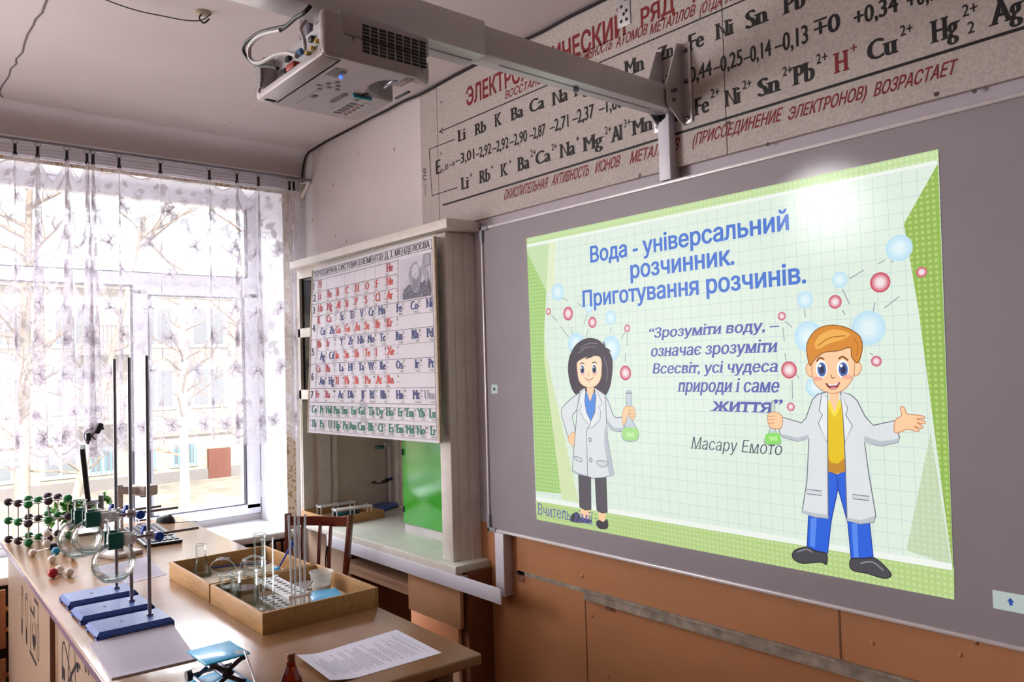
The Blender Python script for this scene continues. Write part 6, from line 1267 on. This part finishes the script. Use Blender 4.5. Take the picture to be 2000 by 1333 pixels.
for x in (-.09, .0, .055): m = MB(); m.bar((x*.9, -.045, .47), (x, .012, cz-.045), .009, .018, up=(0, 1, 0)); m.build('spindle', cw, chr_)
m = MB(); m.bar((-W2+.03, -.05, .5), (W2-.03, -.05, .5), .016, .04); m.build('lower_rail', cw, chr_)
m = MB(); m.rbox(-W2, W2, -.42, -.045, .42, .445, .008); m.build('seat', cw, chr_)
for i, (x0, dx) in enumerate(((628, 0),)):
    t = thing('cable_bundle', 'black cables hanging behind the chair below the trunking', 'cable', (-3.70, -.09, .70))
    for o_ in (0, .022, .045): m = MB(); m.tube(spline([(-3.70, -.135, .715), (-3.735+o_*.2, -.13, .69), (-3.775+o_, -.12, .60), (-3.79+o_, -.11, .45), (-3.79+o_, -.10, .1)], 6), .004, 6); m.build('cable', MT['black'], t, world=True)
# ceiling hook
t = thing('ceiling_wire', 'loose wire ending at a hook in a ceiling rosette', 'ceiling wire', (-2.77, -1.045, 2.85))
m = MB(); m.lathe([(0, 0), (.03, 0), (.022, -.006), (0, -.007)], (-2.77, -1.045, 2.85), 20); m.build('rosette', mat('stained plaster ring', '#a0927f', .8), t, world=True)
m = MB(); m.tube(spline([(-2.77, -1.05, 2.842), (-2.765, -1.06, 2.825), (-2.775, -1.045, 2.815), (-2.785, -1.03, 2.825), (-2.78, -1.02, 2.838)], 5), .003, 6); m.build('hook', MT['black'], t, world=True)
m = MB(); m.tube(spline([(-2.74, -1.03, 2.835), (-2.775, -1.06, 2.818), (-2.80, -1.15, 2.815), (-2.80, -1.35, 2.82), (-2.60, -1.8, 2.83), (-2.2, -2.3, 2.84)], 8), .002, 6); m.build('wire', MT['black'], t, world=True)

# ------------------------------------------------------------------ curtain, rod, clips
rd = thing('curtain_rod', 'grey steel curtain rod along the top of the window', 'curtain rod', (-4.17, -1.2, 2.676))
m = MB(); m.cyl((-4.17, -2.75, 2.676), (-4.17, .03, 2.676), .008, 14); m.build('rod', mat('grey painted rod', '#8b858c', .35, metal=.5), rd, world=True)
m = MB(); m.rbox(-4.262, -4.255, .0, .028, 2.58, 2.70, .001); m.bar((-4.26, .014, 2.59), (-4.165, .014, 2.665), .02, .003); m.bar((-4.262, .014, 2.672), (-4.155, .014, 2.667), .02, .004); m.build('bracket', MT['offwhite'], rd, world=True)
tr = thing('curtain_track', 'white ribbed plastic curtain track on the wall behind the rod', 'curtain track', (-4.26, -1.2, 2.62))
m = MB(); m.rbox(-4.268, -4.250, -2.8, -.03, 2.618, 2.69, .003)
for z in (2.63, 2.645, 2.662, 2.678): m.rbox(-4.252, -4.246, -2.8, -.03, z-.004, z+.004, .002)
m.build('rail', MT['pvc'], tr, world=True)
m = MB(); m.box(-4.268, -4.262, -2.8, -.03, 2.60, 2.617); m.build('lower_strip', wp, tr, world=True)

KY = [p[0] for p in [(-1.4236, 2.6196), (-1.3335, 2.6193), (-1.2136, 2.6169), (-1.1276, 2.615), (-1.102, 2.6175), (-0.9861, 2.6155), (-0.7935, 2.6132), (-0.5471, 2.6134), (-0.4008, 2.6135), (-0.2815, 2.6133), (-0.1007, 2.6121), (-0.0759, 2.6135)]]
KY = [-2.62, -2.45, -2.25, -2.08, -1.9, -1.74, -1.58]+KY
FW = [.6, .8, .5, 1, .4, .9, .7]+[.25, 1, 1, .9, .9, .35, .1, .25, .9, .55, .2, .3]
SG = [.04, .06, .05, .06, .06, .05, .05]+[.03, .10, .10, .012, .045, .045, .035, .05, .085, .004, .0]
ZTOP = 2.612; rnd = random.Random(3)
hemz = lambda y: 1.208+.014*sin(5*y)+.026*max(0, min(1, (y+1.25)*1.2))
def path(t):
    "cloth line at height share t (0 at the clips, 1 at the hem): list of (x, y, top z, sag)"
    P = [(-4.172, KY[0]-.06, ZTOP, 0)]
    for i, y in enumerate(KY):
        w = FW[i]*(.004+.030*t**.8); n = 5
        a = .012*FW[i]
        P += [(-4.172+a, y+w, ZTOP, 0), (-4.172, y, ZTOP, 0), (-4.172-a, y-w, ZTOP, 0)] if False else [(-4.178, y-w*.9, ZTOP, 0), (-4.170+a, y+w, ZTOP, 0), (-4.170+.4*a, y, ZTOP, 0), (-4.170-.2*a, y-w, ZTOP, 0), (-4.172-a, y+w*.2, ZTOP, 0), (-4.174, y+w*1.05, ZTOP, 0)]
        if i < len(KY)-1:
            y2 = KY[i+1]-FW[i+1]*(.004+.030*t**.8)*.9; y1 = y+w*1.05; s = SG[i]; g = y2-y1
            for k in range(1, 8):
                f = k/8; wave = sin(pi*f)*(.016 if i % 2 else -.014)+.006*sin(2*pi*f+i)
                P.append((-4.172+wave*(.5+.5*t), y1+g*f, ZTOP, s*(1-abs(2*f-1)**1.7)))
    P.append((-4.178, min(-.035, KY[-1]+.04), ZTOP, .01))
    return P
NT = 36; rows = []
for j in range(NT+1):
    t = j/NT; P = path(t); Q = []
    for i in range(len(P)-1):
        for k in range(3):
            f = k/3; f2 = f*f*(3-2*f); Q.append(tuple(P[i][c]*(1-f2)+P[i+1][c]*f2 for c in range(4)))
    Q.append(P[-1]); rows.append(Q)
ncol = len(rows[0]); s_ = [0.0]
for i in range(1, ncol): s_.append(s_[-1]+max(.002, math.hypot(rows[-1][i][0]-rows[-1][i-1][0], rows[-1][i][1]-rows[-1][i-1][1])))
def cz_(i, j):
    t = j/NT; x, y, zt_, sg = rows[j][i]; top = zt_-sg; hem = hemz(y)-.030*abs(sin(pi*s_[i]/.165))**.8-.006*abs(sin(pi*s_[i]/.028))
    return Vector((x, y, top+(hem-top)*t))
grid = [[cz_(i, j) for i in range(ncol)] for j in range(NT+1)]
def cloth(s, v, d=.0):
    "point on the cloth at run s and height share v"
    import bisect
    i = min(ncol-2, max(0, bisect.bisect_right(s_, s)-1)); f = min(1, max(0, (s-s_[i])/(s_[i+1]-s_[i]))); y = min(max(v, 0), .9999)*NT; j = int(y); g = y-j
    a, b, c, e = grid[j][i], grid[j][i+1], grid[j+1][i], grid[j+1][i+1]
    p = a.lerp(b, f).lerp(c.lerp(e, f), g); n = (b-a).cross(c-a)
    if n.length > 1e-9: n.normalize(); n = n if n.x > 0 else -n; p = p+n*d
    return p
cu = thing('lace_curtain', 'sheer white lace curtain with floral pattern clipped to the rod', 'curtain', (-4.17, -1.3, 1.2))
m = MB(); m.add([grid[j][i] for j in range(NT+1) for i in range(ncol)], [(j*ncol+i, j*ncol+i+1, (j+1)*ncol+i+1, (j+1)*ncol+i) for j in range(NT) for i in range(ncol-1)], True)
m.build('net', lace('sheer net', .36, '#efebf1', .2), cu, world=True, fix=False, angle=180)
LM = MB(); HGT = 1.38; SMAX = s_[-1]
def mp_(s, h): return cloth(s, h/HGT, .0012)
def poly(pts): LM.add([mp_(*p) for p in pts], [tuple(range(len(pts)))])
def band(pts, w, closed=False): strip(LM, lambda a, b: mp_(a, b), pts, w, 0, closed)
def petal(s, h, a, L, W_, full):
    c, d = cos(a), sin(a); o = [(L*t_, W_*sin(pi*t_**.75)*sg) for sg in (1, -1) for t_ in ((0, .2, .45, .7, .9, 1) if sg > 0 else (.9, .7, .45, .2))]
    q = [(s+c*x-d*y, h+d*x+c*y) for x, y in o]
    if full: poly(q)
    else: band([(p[0], p[1]) for p in q], .004, True)
    band([(s+c*L*.25, h+d*L*.25), (s+c*L*.8, h+d*L*.8)], .0025)
def flower(s, h, R, n=5, a0=0, full=True):
    for k in range(n): petal(s, h, a0+2*pi*k/n, R, R*.36, full and k % 2 == 0)
    if full:
        for k in range(n): petal(s, h, a0+2*pi*(k+.5)/n, R*.75, R*.2, False)
    poly([(s+R*.16*cos(q*pi/4), h+R*.16*sin(q*pi/4)) for q in range(8)])
def scroll(s, h, R, a0, sgn=1):
    pts = [(s+R*(1-k/16)*cos(a0+sgn*k*.42), h+R*(1-k/16)*sin(a0+sgn*k*.42)) for k in range(14)]; band(pts, .004)
rnd = random.Random(21); s0 = .05; c_i = 0
while s0 < SMAX-.05:
    o = (c_i % 2)*.16
    for h in (.18+o, .50+o, .82+o):
        if h < 1.05:
            flower(s0, h, .058, 6, rnd.uniform(0, 1)); petal(s0+.05, h+.05, -.6, .07, .018, True); petal(s0-.05, h+.05, pi+.6, .07, .018, False); petal(s0-.02, h-.06, -pi/2-.3, .07, .016, True)
            scroll(s0+.085, h+.09, .035, 2.2); scroll(s0-.08, h-.07, .03, .5, -1); flower(s0+.075, h-.075, .026, 5, .3, False)
            for k in range(7): poly([(s0-.07+.011*(k % 3)+.004*cos(q*pi/3), h+.10+.011*(k//3)+.004*sin(q*pi/3)) for q in range(6)])
    s0 += .125; c_i += 1
s0 = .0
while s0 < SMAX-.02:                                               # dense border along the hem and a light one at the top
    c = s0+.0825; flower(c, 1.255, .05, 7, pi/2, True); scroll(c+.05, 1.22, .035, 2.6); scroll(c-.05, 1.22, .035, .5, -1)
    arc = [(s0+.165*k/12, 1.30+.035*sin(pi*k/12)) for k in range(13)]; band(arc, .010)
    for k in range(9): a = s0+.165*(k+.5)/9; hh = 1.335+.026*sin(pi*(k+.5)/9); band([(a+.008*cos(q*pi/4), hh+.008*sin(q*pi/4)) for q in range(8)], .0035, True)
    flower(s0, 1.17, .030, 5, 0, False); petal(s0+.02, 1.14, 1.9, .05, .014, True); petal(s0-.02, 1.14, 1.2, .05, .014, False)
    s0 += .165
s0 = .03
while s0 < SMAX-.02:
    flower(s0, .065, .016, 5, 0, False); band([(s0+.02, .02), (s0+.035, .012), (s0+.05, .02), (s0+.035, .028)], .0035, True); s0 += .07
band([(SMAX*k/160, .006) for k in range(161)], .008)
LM.build('lace_pattern', lace('dense lace yarn', .6, '#ece8f0', .2), cu, world=True, fix=False)
# ring clips
src = None; lab = ['black curtain clip on the rod, %s' % w for w in ('left of the frame',)]
ords = ['leftmost in the photo', 'second from the left in the photo', 'third from the left in the photo', 'left one of the close pair', 'right one of the close pair', 'just right of the close pair', 'in the middle of the long gap', 'fourth from the right end', 'third from the right end', 'just left of the bunch at the corner', 'left one bunched at the room corner', 'right one bunched at the room corner']
ck = MT['black']
for i, y in enumerate(KY):
    if i < 6: continue
    lbl = 'black curtain clip hanging on the rod, '+(ords[i-7] if i >= 7 else 'beyond the left picture edge')
    if src is None:
        src = thing('curtain_clip', lbl, 'curtain clip', (-4.17, y, 2.676), 0, 'curtain clips on the rod')
        m = MB(); m.tube([(0, .0125*sin(a), -.004+.0135*cos(a)-.006) for a in [2*pi*k/20 for k in range(20)]], .0013, 6, True); m.M = Matrix.Rotation(radians(0), 4, 'Z'); m.build('ring', ck, src)
        m = MB(); m.bar((0, 0, -.024), (0, 0, -.064), .012, .010, up=(1, 0, 0), b=.002); m.bar((.004, 0, -.020), (.001, 0, -.040), .009, .004, up=(1, 0, 0), b=.001); m.bar((-.004, 0, -.020), (-.001, 0, -.040), .009, .004, up=(1, 0, 0), b=.001); m.rbox(-.005, .005, -.009, .009, -.072, -.060, .002); m.build('clamp', ck, src)
    else: copy_thing(src, (-4.17, y, 2.676), radians(rnd.uniform(-35, 35)), lbl)
